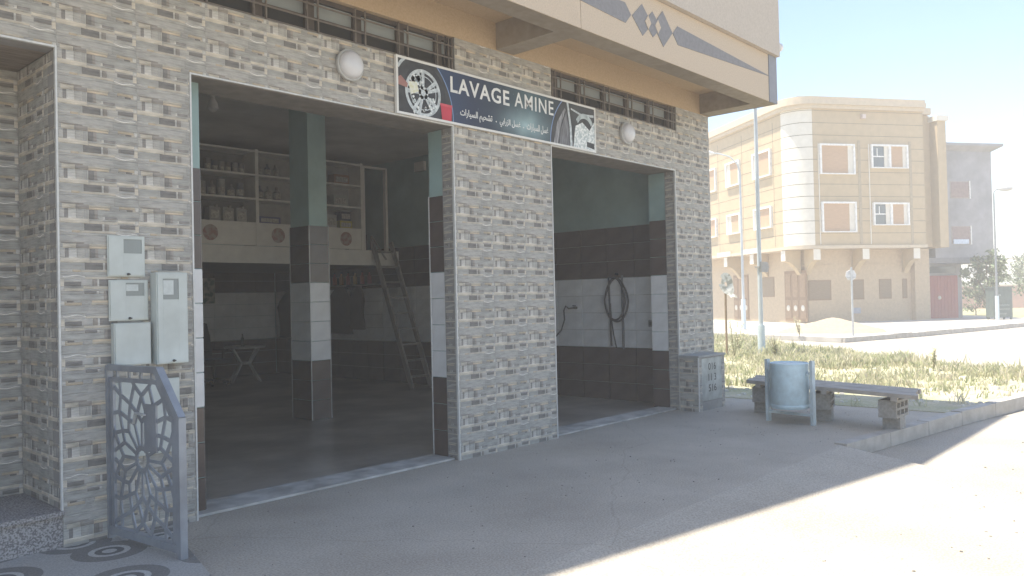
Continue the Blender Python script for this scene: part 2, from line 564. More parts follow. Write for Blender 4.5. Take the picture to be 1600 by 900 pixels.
def cutrects(x0, x1, z0, z1):
    rs = [(x0, x1, z0, z1)]
    for hx0, hx1, hz0, hz1 in holes:
        out = []
        for a, b, c, d in rs:
            if hx1 <= a or hx0 >= b or hz1 <= c or hz0 >= d:
                out.append((a, b, c, d)); continue
            if c < hz0: out.append((a, b, c, hz0))
            if d > hz1: out.append((a, b, hz1, d))
            c2, d2 = max(c, hz0), min(d, hz1)
            if a < hx0: out.append((a, hx0, c2, d2))
            if b > hx1: out.append((hx1, b, c2, d2))
        rs = out
    return rs
flips = {(0, 6), (0, 5), (0, 4), (0, 1), (1, 3), (1, 2)}
for i in range(-1, 18):
    for j in range(17):
        x0, z0 = XA + TW * i, ZG + TH * j
        for a, b, c, d in cutrects(max(x0, 1.42), min(x0 + TW, XE), max(z0, -.03), min(z0 + TH, ZT)):
            if b - a < .012 or d - c < .008: continue
            me = tile_mesh(a - x0, b - x0, c - z0, d - z0, (i, j) in flips)
            o = put("stone_tile", me, (x0, .012, z0), 0, B)
def reveal(xf, y0, y1, z0, z1, side, offu=0.0):     # side -1 faces -X, +1 faces +X
    for j in range(17):
        zz = ZG + TH * j
        c, d = max(zz, z0), min(zz + TH, z1)
        if d - c < .01: continue
        u = 0.0
        wtot = y1 - y0
        while u < wtot - .01:
            u1 = min(u + TW, wtot)
            me = tile_mesh(offu if u == 0 else 0, (offu if u == 0 else 0) + u1 - u, c - zz, d - zz, False)
            k = offu if u == 0 else 0
            if side < 0: put("stone_tile", me, (xf + .0, y1 - u + k, zz), -pi / 2, B)
            else: put("stone_tile", me, (xf, y0 + u - k, zz), pi / 2, B)
            u = u1
reveal(X1b + .012, .0, .175, 0, ZO, -1, .2)
reveal(X2b + .012, .0, .175, 0, ZO, -1, .2)
reveal(XA + .012, .02, .79, .27, ZO, -1)
reveal(X1a - .012, .0, .175, 0, ZO, 1, .2)
reveal(X2a - .012, .0, .175, 0, ZO, 1, .2)
# alcove: back wall, soffit, granite step
al = MB(); al.box(XA - 1.5, XA + .02, .802, 1.0, -.1, ZO + .1); al.box(XA - 1.52, XA - 1.5, .18, .9, -.1, ZO); al.box(XA + .015, XA + .028, .18, .801, -.1, ZO)
al.build("alcove_wall", corem, B)
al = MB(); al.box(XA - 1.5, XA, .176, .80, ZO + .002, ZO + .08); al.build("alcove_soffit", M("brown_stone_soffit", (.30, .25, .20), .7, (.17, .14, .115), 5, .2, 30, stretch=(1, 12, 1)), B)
for j in range(1, 13):
    zz = ZG + TH * j
    for i in (-1, 0):
        x0 = 1.42 + TW * (i + 1) - TW
        a, b = max(x0, 1.0), min(x0 + TW, XA + .01)
        c, d = max(zz, .27), min(zz + TH, ZO)
        if b - a > .02 and d - c > .02:
            put("stone_tile", tile_mesh(a - x0, b - x0, c - zz, d - zz, False), (x0, .802, zz), 0, B)
    x0 = 1.42 + TW
    c, d = max(zz, .27), min(zz + TH, ZO)
    if d - c > .02: put("stone_tile", tile_mesh(0, .002 + XA - x0 if XA - x0 > .02 else .02, c - zz, d - zz, False), (x0, .802, zz), 0, B)
st = MB()
st.box(XA - 1.5, XA + .003, .015, .80, -.02, .235)
st.box(XA - 1.5, XA + .003, -.012, .80, .238, .268)
st.build("alcove_step", M("speckled_granite", (.38, .365, .36), .6, (.16, .15, .15), 85, .1, 120, lo=.42, hi=.58), B)

# white corner trims round the openings
def trim(*b):
    t = MB(); t.box(*b); t.build("corner_trim", trimm, B)
e = .012
trim(XA - e, XA, -.006, .02, .27, ZO + e)
trim(X1a, X1a + e, -.006, .02, 0, ZO)
trim(X1b - e, X1b, -.006, .02, 0, ZO)
trim(X2a, X2a + e, -.006, .02, 0, ZO)
trim(X2b - e, X2b, -.006, .02, 0, ZO)
trim(XA - 1.5, XA - e - .001, -.006, .02, ZO - .002, ZO + e)
trim(X1a, X1b, -.006, .02, ZO + .001, ZO + e + .001)
trim(X2a, X2b, -.006, .02, ZO + .001, ZO + e + .001)
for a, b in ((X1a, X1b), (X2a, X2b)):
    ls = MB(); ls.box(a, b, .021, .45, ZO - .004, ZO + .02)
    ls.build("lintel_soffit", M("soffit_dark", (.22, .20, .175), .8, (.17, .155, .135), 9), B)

# --- glazed interior wall tiles
BANDS = [(0, .815, 3, 'b'), (.815, 1.89, 4, 'w'), (1.89, 2.675, 3, 'b')]
GC = {}
def gl_tile(wd, h, kind):
    key = (round(wd, 3), round(h, 3), kind)
    if key not in GC:
        t = MB()
        q = .002
        P = [(q, 0, q), (wd - q, 0, q), (wd - q, 0, h - q), (q, 0, h - q), (q + .004, -.01, q + .004), (wd - q - .004, -.01, q + .004), (wd - q - .004, -.01, h - q - .004), (q + .004, -.01, h - q - .004)]
        t.add(P, [(4, 5, 6, 7), (0, 1, 5, 4), (1, 2, 6, 5), (2, 3, 7, 6), (3, 0, 4, 7)])
        GC[key] = t.mesh("wall_tile", brown_t if kind == 'b' else white_t)
    return GC[key]
def band_rows():
    for z0, z1, n, k in BANDS:
        for i in range(n):
            h = (z1 - z0) / n
            yield z0 + h * i, h, k
def tiles_on(parent, o, d, length, step, rotz, joined=None):
    n = max(1, round(length / step))
    wd = length / n
    for i in range(n):
        for z, h, k in band_rows():
            p = Vector(o) + Vector(d) * (wd * i)
            put("wall_tile", gl_tile(wd, h, k), (p.x, p.y, z + .003), rotz, parent)
# grout sheet behind the tiles, then the tiles
def grout(x0, x1, y0, y1):
    t = MB(); t.box(x0, x1, y0, y1, 0, 2.68); t.build("tile_grout", groutm, B)
grout(10.304, 10.3115, .46, 11.0)
tiles_on(B, (10.304, 2.99, 0), (0, -1, 0), 2.52, .504, -pi / 2)      # bay 2, right wall (faces -X)
tiles_on(B, (10.304, 7.03, 0), (0, -1, 0), 2.02, .505, -pi / 2)      # by the ladder
def joined_tiles(name_mat, rects):
    pass
for knd, mat in (('b', brown_t), ('w', white_t)):                     # the rest, in the dark: joined
    t = MB()
    for ya, yb in ((2.995, 5.005), (7.035, 11.0)):
        y = ya
        while y < yb - .05:
            y2 = min(y + .505, yb)
            for z, h, k in band_rows():
                if k == knd: t.box(10.296, 10.304, y + .002, y2 - .002, z + .005, z + h)
            y = y2
    x = 2.2
    while x < 10.28:
        x2 = min(x + .505, 10.29)
        for z, h, k in band_rows():
            if k == knd: t.box(x + .002, x2 - .002, 10.998, 11.008, z + .005, z + h)
        x = x2
    t.build("wall_tile", mat, B, kind="stuff")
# pier strips behind the stone reveals
tiles_on(B, (2.86, .177, 0), (1, 0, 0), .16, .16, 0)
tiles_on(B, (X1b + .012, .389, 0), (0, -1, 0), .212, .212, -pi / 2)
tiles_on(B, (X2b + .012, .449, 0), (0, -1, 0), .272, .272, -pi / 2)
for yy in (.389, ):
    t = MB(); t.box(X1b - .004, X1b + .008, yy - .004, yy + .006, 0, 2.68); t.build('corner_trim', trimm, B)
tiles_on(B, (3.02, .18, 0), (0, 1, 0), .27, .27, pi / 2)
# free-standing column in the hall
cx0, cx1, cy0, cy1 = 6.29, 6.61, 3.595, 4.07
cm = MB(); cm.box(cx0 + .012, cx1 - .012, cy0 + .012, cy1 - .012, 0, 4.4)
col = cm.build("hall_column", inpaint, B)
def col_tiles(o, d, L_, rz):
    for z, h, k in band_rows():
        put("wall_tile", gl_tile(L_, h, k), (o[0], o[1], z + .003), rz, col)
col_tiles((cx0, cy0 + .01), (1, 0), cx1 - cx0, 0)
col_tiles((cx0 + .01, cy1), (0, -1), cy1 - cy0, -pi / 2)
col_tiles((cx1 - .01, cy0), (0, 1), cy1 - cy0, pi / 2)
col_tiles((cx1, cy1 - .01), (-1, 0), cx1 - cx0, pi)
for x, y in ((cx0, cy0), (cx1, cy0), (cx0, cy1)):
    t = MB(); t.box(x - .004, x + .006 if x == cx0 else x + .004, y - .004, y + .006, 0, 2.68); t.build("corner_trim", trimm, col)

# --- high window strips with grilles
frm = M("dark_brown_metal", (.085, .065, .05), .55, (.06, .048, .038), 12)
gup = glass_mat("reflection_tint_upper_pane", (.30, .33, .33), .25)  # pale grey colour stands in for the reflection in the upper glass
glo = glass_mat("dark_lower_pane", (.045, .045, .042), .12)
for (a, b), mull in ((WL, (2.45, 2.96, 3.47, 3.97, 4.475, 4.98, 5.47)), (WR, (7.32, 7.78, 8.30, 8.815, 9.325, 9.83))):
    wn = MB()
    z0, z1 = WB, ZT
    wn.box(a, b, .06, .11, z0, z0 + .035); wn.box(a, b, .06, .11, z1 - .04, z1)
    wn.box(a, a + .035, .06, .11, z0 + .036, z1 - .041); wn.box(b - .035, b, .06, .11, z0 + .036, z1 - .041)
    win = wn.build("high_window", frm, B)
    for p in mull:
        t = MB(); t.box(p - .045, p + .045, .055, .10, z0 + .037, z1 - .042); t.build("mullion", frm, win)
    ed = [a + .036] + [x for p in mull for x in (p - .046, p + .046)] + [b - .036]
    for p, q in zip(ed[::2], ed[1::2]):
        if q - p < .02: continue
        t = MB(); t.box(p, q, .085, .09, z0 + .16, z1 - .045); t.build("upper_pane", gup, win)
        t = MB(); t.box(p, q, .085, .09, z0 + .037, z0 + .145); t.build("lower_pane", glo, win)
        t = MB(); t.box(p, q, .07, .10, z0 + .146, z0 + .159); t.build("transom", frm, win)
    gb = MB()
    for p in mull:
        for dx in (-.055, .055): gb.box(p + dx - .007, p + dx + .007, .006, .02, z0 + .01, z1 - .015)
    x = b - .10
    for q in (b - .03, b - .075, b - .12, a + .03): gb.box(q - .006, q + .006, .006, .02, z0 + .01, z1 - .015)
    for zz in (z0 + .105, z0 + .23): gb.box(a + .01, b - .01, -.002, .005, zz, zz + .014)
    gb.box(a + .01, b - .01, .021, .035, z0 + .003, z0 + .022)
    gb.build("window_grille", M("grille_paint", (.17, .145, .12), .5, (.12, .10, .085), 20), win)

# --- jutting upper floor
YF = -1.05
ov = MB()
ov.box(-6, XE + .035, .008, .30, ZT + .003, 4.585)            # tan strip above the tiles
ov.box(-6, XE + .035, YF + .26, .008, 4.56, 4.60)             # recessed soffit
ov.build("soffit", tanm, B)
bm_ = MB()
bm_.box(-6, XE + .037, YF + .012, YF + .26, 4.272, 4.90)      # edge beam
for xb in (2.35, 6.27, 10.66): bm_.box(xb, xb + .277, YF + .2605, .006, 4.274, 4.558)
bm_.build("overhang_beam", soffm, B)
ap = MB()
for xa, xb in ((-6, 2.28), (2.288, 6.372), (6.38, 10.69)): ap.box(xa, xb, YF, YF + .011, 4.27, 4.925)
ap.build("apron_panel", tanp, B)
ap = MB(); ap.box(10.692, XE + .04, YF - .012, YF + .011, 4.268, 4.925); ap.box(XE + .0371, XE + .04, YF + .0115, 0.3, 4.268, 4.925); ap.build("corner_strip", bluegrey, B)
up = MB(); up.box(-6, XE + .04, YF - .065, 11.5, 4.93, 6.2); up.build("upper_wall", upperm, B)
up = MB(); up.prism([(-6, .5, 6.201), (1.9, -.50, 6.201), (6.8, YF - .06, 6.201), (XE + .03, YF - .06, 6.201), (XE + .03, 11.4, 6.201), (-6, 11.4, 6.201)], (0, 0, 3.8)); up.build("shadow_shaping_storey", upperm, B)  # unseen storey added with a skewed front to slant the building's shadow
lw = MB(); lw.box(-6, .42, .18, 11.5, -.1, 4.9); lw.box(.43, 1.97, 1.01, 11.5, -.1, 4.9); lw.box(.43, 1.97, .18, 1.009, 3.46, 4.9); lw.box(1.975, XE - .004, 11.41, 11.5, -.1, 4.9); lw.build("rear_wall", upperm, B)
# painted relief: two wedges and three linked diamonds
def relief(poly, y, name, m):
    t = MB(); t.prism([(x, y, z) for x, z in poly], (0, -.004, 0)); t.build(name, m, B)
yr = YF - .001
cz = 4.625
relief([(8.13, cz), (8.24, cz + .108), (10.69, cz + .006), (10.69, cz - .004), (8.24, cz - .112)], yr, "wedge_relief", greyr)
relief([(7.27, cz), (7.16, cz + .108), (4.70, cz), (7.16, cz - .112)], yr, "wedge_relief", greyr)
for i, (c, hw, hh) in enumerate(((7.49, .20, .175), (7.70, .17, .145), (7.915, .205, .205))):
    relief([(c - hw, cz), (c, cz + hh), (c + hw, cz), (c, cz - hh)], yr - .0012 * i, "diamond_relief", greyr)
for c in (7.60, 7.805):
    relief([(c - .06, cz), (c, cz + .078), (c + .06, cz), (c, cz - .078)], yr - .006, "diamond_inset", tanp)

# ------------------------------------------------------------------ lamps on the building
def bulb_lamp(label, loc, ax, r=.05):
    t = thing("bulb_lamp", label, "lamp", loc, 0)
    k = MB(); k.lathe([(.045, 0), (.045, .02), (.028, .03), (.028, .07)], (0, 0, 0), ax, 14); k.build("socket", M("white_plastic", (.60, .60, .58), .4), t, True, False)
    k = MB(); k.lathe([(.012, .068), (.03, .075), (r, .11), (r * .98, .14), (r * .6, .175), (.004, .186)], (0, 0, 0), ax, 16)
    k.build("bulb", M("milky_bulb", (.75, .73, .72), .25, (.7, .68, .67), 3), t, True, False)
bulb_lamp("small white bulb lamp under the tan overhang at the building's corner", (10.22, -.62, 4.56), (0, 0, -1))
bulb_lamp("round white bulb lamp on the end wall of the upper floor against the sky", (10.94, -1.03, 5.10), (1, -.2, 0), .06)
for x, lab in ((4.322, "round white bulkhead lamp on the stone wall left of the sign"), (8.675, "round white bulkhead lamp on the stone wall right of the sign, over the second bay")):
    t = thing("bulkhead_lamp", lab, "lamp", (x, .0, 3.705), 0, "round bulkhead lamps on the facade")
    k = MB(); k.lathe([(.135, 0), (.135, .03), (.128, .045)], (0, -.003, 0), (0, -1, 0), 28); k.build("lamp_base", M("lamp_rim", (.42, .41, .39), .4), t, True, False)
    k = MB(); k.lathe([(.122, .046), (.118, .07), (.10, .09), (.07, .103), (.03, .109), (.004, .11)], (0, -.003, 0), (0, -1, 0), 28)
    k.build("lamp_globe", M("milky_glass", (.60, .60, .61), .22, (.53, .52, .53), 4), t, True, False)
    k = MB(); k.lathe([(.1355, .031), (.142, .036), (.1355, .044)], (0, -.003, 0), (0, -1, 0), 28); k.build("lamp_ring", M("lamp_ring", (.50, .50, .48), .4), t, True, False)

# ------------------------------------------------------------------ the sign
sg = thing("shop_sign", "long printed shop sign reading LAVAGE AMINE over the two garage bays", "sign", (6.41, 0, 3.63))
SX0, SX1, SZ0, SZ1 = 4.845, 7.985, 3.365, 3.915
def grad_mat():
    m = bpy.data.materials.new("sign_print_blue")
    m.use_nodes = True
    t = m.node_tree
    n, L = t.nodes, t.links
    b = n["Principled BSDF"]
    b.inputs["Roughness"].default_value = .6
    tc = n.new("ShaderNodeTexCoord")
    sp = n.new("ShaderNodeSeparateXYZ")
    L.new(tc.outputs["Object"], sp.inputs[0])
    mr = n.new("ShaderNodeMapRange")
    mr.inputs["From Min"].default_value = -1.1
    mr.inputs["From Max"].default_value = .95
    L.new(sp.outputs["X"], mr.inputs["Value"])
    r = n.new("ShaderNodeValToRGB")
    e = r.color_ramp.elements
    e[0].position, e[0].color = 0, (.025, .055, .13, 1)
    e[1].position, e[1].color = 1, (.028, .032, .045, 1)
    for p, c in ((.28, (.022, .034, .07, 1)), (.5, (.03, .05, .072, 1)), (.72, (.07, .12, .14, 1))):
        e.new(p).color = c
    L.new(mr.outputs[0], r.inputs[0])
    # pale teal glow sweeping along the bottom (printed)
    mz = n.new("ShaderNodeMapping")
    mz.inputs["Location"].default_value = (-.42, 0, .42)
    mz.inputs["Scale"].default_value = (1.5, 0, 3.6)
    L.new(tc.outputs["Object"], mz.inputs[0])
    gr = n.new("ShaderNodeTexGradient")
    gr.gradient_type = 'QUADRATIC_SPHERE'
    L.new(mz.outputs[0], gr.inputs[0])
    nz = n.new("ShaderNodeTexNoise")
    nz.inputs["Scale"].default_value = 4
    nz.inputs["Detail"].default_value = 6
    L.new(tc.outputs["Object"], nz.inputs[0])
    mu = n.new("ShaderNodeMath")
    mu.operation = 'MULTIPLY'
    L.new(gr.outputs[1], mu.inputs[0])
    L.new(nz.outputs["Fac"], mu.inputs[1])
    mx = n.new("ShaderNodeMix")
    mx.data_type = 'RGBA'
    L.new(mu.outputs[0], mx.inputs["Factor"])
    L.new(r.outputs[0], mx.inputs["A"])
    mx.inputs["B"].default_value = (.55, .75, .78, 1)
    vo = n.new("ShaderNodeTexVoronoi")
    vo.inputs["Scale"].default_value = 16
    L.new(tc.outputs["Object"], vo.inputs["Vector"])
    lt = n.new("ShaderNodeMath")
    lt.operation = 'LESS_THAN'
    lt.inputs[1].default_value = .06
    L.new(vo.outputs["Distance"], lt.inputs[0])
    m2 = n.new("ShaderNodeMix")
    m2.data_type = 'RGBA'
    L.new(lt.outputs[0], m2.inputs["Factor"])
    L.new(mx.outputs["Result"], m2.inputs["A"])
    m2.inputs["B"].default_value = (.20, .30, .36, 1)
    L.new(m2.outputs["Result"], b.inputs["Base Color"])
    return m
k = MB(); k.box(SX0 + .02, SX1 - .02, -.03, -.016, SZ0 + .02, SZ1 - .02); k.build("sign_panel", grad_mat(), sg)
k = MB()
for b_ in ((SX0, SX1, SZ0, SZ0 + .022), (SX0, SX1, SZ1 - .022, SZ1), (SX0, SX0 + .022, SZ0 + .0225, SZ1 - .0225), (SX1 - .022, SX1, SZ0 + .0225, SZ1 - .0225)):
    k.box(b_[0], b_[1], -.036, -.006, b_[2], b_[3])
k.build("sign_frame", M("white_metal_frame", (.72, .71, .68), .4, (.66, .65, .62), 9), sg)
px0, px1, pz0, pz1 = SX0 + .0225, SX1 - .0225, SZ0 + .0225, SZ1 - .0225
def clip_poly(P, x0, x1, z0, z1):
    def cl(P, f, g_):
        o = []
        for i in range(len(P)):
            a, b = P[i], P[(i + 1) % len(P)]
            fa, fb = f(a), f(b)
            if fa >= 0: o.append(a)
            if fa * fb < 0:
                t = fa / (fa - fb)
                o.append((a[0] + (b[0] - a[0]) * t, a[1] + (b[1] - a[1]) * t))
        return o
    for f in (lambda p: p[0] - x0, lambda p: x1 - p[0], lambda p: p[1] - z0, lambda p: z1 - p[1]): P = cl(P, f, 0)
    return P
def flat(polys, layer, name, m):
    t = MB()
    for P in polys:
        P = clip_poly(P, px0, px1, pz0, pz1)
        if len(P) < 3: continue
        y = -.0303 - .0005 * layer
        ar = sum(P[i][0] * P[(i + 1) % len(P)][1] - P[(i + 1) % len(P)][0] * P[i][1] for i in range(len(P)))
        if ar < 0: P = P[::-1]
        t.add([(x, y, z) for x, z in P], [tuple(range(len(P)))])
    return t.build(name, m, sg)
def arc(cx, cz, r, a0, a1, n=40): return [(cx + r * cos(a0 + (a1 - a0) * i / n), cz + r * sin(a0 + (a1 - a0) * i / n)) for i in range(n + 1)]
def ringq(cx, cz, r0, r1, n=44, a0=0, a1=2 * pi):
    out = []
    for i in range(n):
        A, B_ = a0 + (a1 - a0) * i / n, a0 + (a1 - a0) * (i + 1) / n
        out.append([(cx + r0 * cos(A), cz + r0 * sin(A)), (cx + r1 * cos(A), cz + r1 * sin(A)), (cx + r1 * cos(B_), cz + r1 * sin(B_)), (cx + r0 * cos(B_), cz + r0 * sin(B_))])
    return out
pk_ = M("print_black", (.035, .036, .04), .45, (.02, .02, .022), 9)
pg = M("print_dark_grey", (.06, .062, .066), .6, (.03, .031, .034), 7)
pb = M("print_light_blue", (.20, .30, .52), .45)
ps = M("print_silver", (.62, .66, .67), .45, (.36, .40, .42), 26)
pf = M("print_foam", (.78, .80, .79), .45, (.40, .46, .47), 40, lo=.4, hi=.6)
pr_ = M("print_red", (.52, .035, .06), .45, (.42, .02, .04), 5)
LC, RC, RR = (4.885, 3.40), (7.80, 3.38), .685
flat([arc(*LC, RR + .012, 0, 2 * pi, 80)[:-1]], 1, "arc_print", pb)
flat([arc(*LC, RR, 0, 2 * pi, 80)[:-1]], 2, "picture_print", pg)
flat([arc(*RC, RR + .012, 0, 2 * pi, 80)[:-1]], 1, "arc_print", pb)
flat([arc(*RC, RR, 0, 2 * pi, 80)[:-1]], 2, "picture_print", pg)
wx, wz = 5.180, 3.607
flat([arc(wx + .02, wz, .27, 0, 2 * pi, 48)[:-1]], 3, "tyre_print", pk_)
flat(ringq(wx - .03, wz + .03, .315, .345, 20, 1.2, 2.6), 4, "wing_print", ps)
flat(ringq(wx, wz, .196, .228), 5, "rim_print", ps)
flat(ringq(wx, wz, .16, .168), 5, "rim_print", ps)
sp_ = []
for i in range(5):
    A = radians(100 + 72 * i)
    for dA in (-.17, .17):
        c, s = cos(A + dA), sin(A + dA)
        q, wi = (-s, c), .014
        sp_.append([(wx + c * .03 + q[0] * wi, wz + s * .03 + q[1] * wi), (wx + c * .03 - q[0] * wi, wz + s * .03 - q[1] * wi),
                    (wx + c * .205 - q[0] * .02, wz + s * .205 - q[1] * .02), (wx + c * .205 + q[0] * .02, wz + s * .205 + q[1] * .02)])
sp_.append(arc(wx, wz, .062, 0, 2 * pi, 20)[:-1])
flat(sp_, 6, "spoke_print", ps)
rf = random.Random(5)
fo = []
for i in range(22):
    a, d, r = rf.uniform(0, 6.28), rf.uniform(0, .09), rf.uniform(.012, .035)
    fo.append([(x + rf.uniform(-.004, .004), z) for x, z in arc(wx - .095 + d * cos(a), wz + .075 + d * .8 * sin(a), r, 0, 2 * pi, 9)[:-1]])
flat(fo, 7, "foam_print", pf)
fo = []
for i in range(26):
    a, r = rf.uniform(3.5, 6.1), rf.uniform(.008, .02)
    d = rf.uniform(.1, .24)
    fo.append(arc(wx + d * cos(a), wz + d * sin(a), r, 0, 2 * pi, 7)[:-1])
flat(fo, 8, "suds_print", pf)
flat([[(4.85, 3.70), (4.90, 3.73), (4.985, 3.665), (4.975, 3.625), (4.86, 3.64)]], 9, "hand_print", M("print_skin", (.34, .17, .14), .5, (.26, .12, .10), 12))
flat([[(4.99, 3.69), (5.10, 3.70), (5.12, 3.61), (5.02, 3.57)]], 9, "sponge_print", M("print_sponge", (.62, .62, .42), .5, (.72, .74, .70), 30))
flat([[(5.40, 3.545), (5.555, 3.545), (5.555, 3.515), (5.545, 3.38), (5.42, 3.38), (5.405, 3.515)]], 10, "bucket_print", pr_)
flat([[(5.395, 3.548), (5.56, 3.548), (5.56, 3.525), (5.395, 3.525)]], 11, "bucket_print", M("print_red_rim", (.62, .09, .11), .45))
# right picture: wet car side with foam
flat([[(7.42, 3.90), (7.455, 3.90), (7.505, 3.62), (7.52, 3.36), (7.475, 3.36), (7.47, 3.6)]], 3, "pillar_print", ps)
flat([[(7.16, 3.36), (7.24, 3.36), (7.30, 3.6), (7.40, 3.80), (7.38, 3.82), (7.24, 3.64)]], 3, "panel_print", M("print_wet_paint", (.36, .36, .37), .45, (.12, .12, .13), 14, stretch=(6, 1, .6)))
flat([[(7.26, 3.36), (7.46, 3.36), (7.45, 3.62), (7.41, 3.78), (7.31, 3.58)]], 4, "panel_print", M("print_wet_paint2", (.22, .22, .23), .45, (.08, .075, .08), 16, stretch=(7, 1, .6)))
flat([[(7.53, 3.36), (7.96, 3.36), (7.96, 3.74), (7.86, 3.62), (7.72, 3.70), (7.58, 3.64)]], 5, "foam_print", pf)
flat([[(7.50, 3.84), (7.70, 3.80), (7.95, 3.82), (7.95, 3.79), (7.70, 3.775), (7.50, 3.82)]], 5, "glass_edge_print", ps)
flat([arc(7.76, 3.62, .19, .5, 2.6, 16) + arc(7.76, 3.60, .15, 2.6, .5, 16)], 6, "arm_print", M("print_pale", (.50, .56, .56), .45, (.26, .30, .31), 18))
flat([[(7.80, 3.42), (7.95, 3.40), (7.95, 3.47), (7.80, 3.48)]], 6, "plate_print", pg)
# lettering
lett = M("sign_lettering_white", (.78, .78, .76), .45)
text_mesh("LAVAGE", .2, lett, "lettering", sg, (5.545, -.0312, 3.683), (pi / 2, 0, 0), off=.0035, space=1.12, width=.875, height=.163)
text_mesh("AMINE", .2, lett, "lettering", sg, (6.505, -.0312, 3.698), (pi / 2, 0, 0), off=.0015, space=1.15, width=.67, height=.160)
AR1 = "ﻏﺴﻞ ﺍﻟﺴﻴﺎﺭﺍﺕ"[::-1]
AR2 = "ﻏﺴﻞ ﺍﻟﺰﺭﺍﺑﻲ"[::-1]
AR3 = "ﺗﺸﺤﻴﻢ ﺍﻟﺴﻴﺎﺭﺍﺕ"[::-1]
text_mesh(AR3, .1, lett, "arabic_lettering", sg, (5.675, -.0312, 3.438), (pi / 2, 0, 0), off=.0015, width=.47, height=.105)
text_mesh(AR2, .1, lett, "arabic_lettering", sg, (6.26, -.0312, 3.440), (pi / 2, 0, 0), off=.0015, width=.335, height=.10)
text_mesh(AR1, .1, lett, "arabic_lettering", sg, (6.70, -.0312, 3.452), (pi / 2, 0, 0), off=.0015, width=.37, height=.10)
flat([arc(6.205, 3.485, .008, 0, 2 * pi, 8)[:-1], arc(6.645, 3.485, .008, 0, 2 * pi, 8)[:-1]], 2, "dot_print", lett)

# ------------------------------------------------------------------ meter boxes on the left pier
boxm = M("cream_meter_box", (.60, .64, .61), .45, (.56, .60, .57), 5, big=1.0)
panem = M("meter_window_grey", (.26, .285, .275), .3, (.22, .24, .235), 5)
darkm = M("dark_gap", (.06, .06, .058), .7)
def meter(label, x0, x1, z0, z1, dp, win=None, latch=None, inner=False, door=True):
    t = thing("meter_box", label, "meter box", ((x0 + x1) / 2, 0, z0), 0, "meter boxes on the left pier")
    k = MB(); k.box(x0, x1, -dp, -.004, z0, z1); k.build("box_body", boxm, t)
    k = MB()
    a, b, c, d = x0 + .008, x1 - .008, z0 + .008, z1 - .008
    y0, y1 = -dp - .008, -dp - .0005
    if win:
        wx0, wx1, wz0, wz1 = win
        k.box(a, wx0, y0, y1, c, d); k.box(wx1, b, y0, y1, c, d)
        k.box(wx0 + .0003, wx1 - .0003, y0, y1, c, wz0); k.box(wx0 + .0003, wx1 - .0003, y0, y1, wz1, d)
    else: k.box(a, b, y0, y1, c, d)
    dr = k.build("box_door", boxm, t)
    if win:
        k = MB(); k.box(wx0 + .001, wx1 - .001, y0 + .004, y1 - .001, wz0 + .001, wz1 - .001); k.build("door_window", panem, dr)
        if inner:
            k = MB(); k.box(wx0 + .003, wx0 + (wx1 - wx0) * .68, y0 + .0025, y0 + .0038, wz0 + .035, wz1 - .012); k.build("meter_face", M("meter_dial_face", (.55, .58, .56), .5, (.48, .51, .49), 30), dr)
    if latch:
        k = MB(); k.cyl((latch[0], y0 - .0005, latch[1]), (latch[0], y0 - .012, latch[1]), .009, n=10); k.box(latch[0] - .013, latch[0] + .013, y0 - .014, y0 - .0122, latch[1] - .004, latch[1] + .004); k.build("latch", darkm, dr)
meter("upper cream meter box of the stacked pair, with a plain grey window", 2.245, 2.501, 1.822, 2.108, .012, (2.352, 2.478, 1.985, 2.085), (2.38, 1.838))
meter("lower cream meter box of the stacked pair, its window showing a dial", 2.250, 2.519, 1.512, 1.797, .014, (2.362, 2.490, 1.685, 1.778), (2.385, 1.528), True)
meter("plain cream box with no window, under the stacked pair of meter boxes", 2.263, 2.516, 1.20, 1.495, .055)
meter("tall cream meter box with a framed window beside the garage opening", 2.540, 2.768, 1.195, 1.850, .10, (2.585, 2.700, 1.655, 1.805), (2.655, 1.215), True)
meter("wide white box low on the pier behind the blue-grey gate", 2.245, 2.735, .55, 1.082, .02)
t = thing("wall_bracket", "small pale bracket on the dark alcove wall at far left", "bracket", (1.79, .80, 1.80))
k = MB(); k.box(1.78, 1.80, .76, .789, 1.765, 1.845); k.build("bracket_arm", boxm, t)
k = MB(); k.cyl((1.79, .775, 1.755), (1.79, .775, 1.7645), .016, n=10); k.build("bracket_knob", darkm, t)

# ------------------------------------------------------------------ the wrought gate standing open
gt = thing("metal_gate", "open blue-grey metal gate with cut star lattice and slanting top beside the left pier", "gate", (2.24, .0, .02))
gm = M("blue_grey_gate_paint", (.32, .345, .38), .42, (.26, .28, .315), 6, metal=.25, big=2)
def gp(p, z): return (2.245 + .09 * p / .865, -p, z)
def gbar(a, b, wd, dp, name="bar", par=gt):
    k = MB(); k.bar(gp(*a), gp(*b), wd, dp, up=(1, .1, 0)); return k.build(name, gm, par)
gbar((.0, .025), (.0, 1.21), .045, .045, "hinge_post")
gbar((.865, .025), (.865, .905), .05, .05, "end_post")
gbar((.024, 1.195), (.63, 1.195), .04, .045, "top_rail")
gbar((.62, 1.20), (.868, .895), .05, .05, "slanting_rail")
gbar((.024, .085), (.84, .085), .05, .045, "bottom_rail")
gbar((.024, 1.115), (.625, 1.115), .028, .02, "inner_rail")
gbar((.61, 1.118), (.80, .875), .03, .02, "inner_rail")
gbar((.80, .88), (.80, .11), .035, .02, "inner_stile")
gbar((.055, 1.10), (.055, .11), .035, .02, "inner_stile")
for p in (.12, .27, .42, .55): gbar((p, 1.13), (p, 1.174), .018, .014, "spacer")
def inside(p, z):
    if p < .05 or p > .80 or z < .11 or z > 1.115: return False
    return (p - .61) * (1.118 - .875) + (z - 1.118) * (.80 - .61) < 0
cpx, cpz = .42, .60
lat = MB()
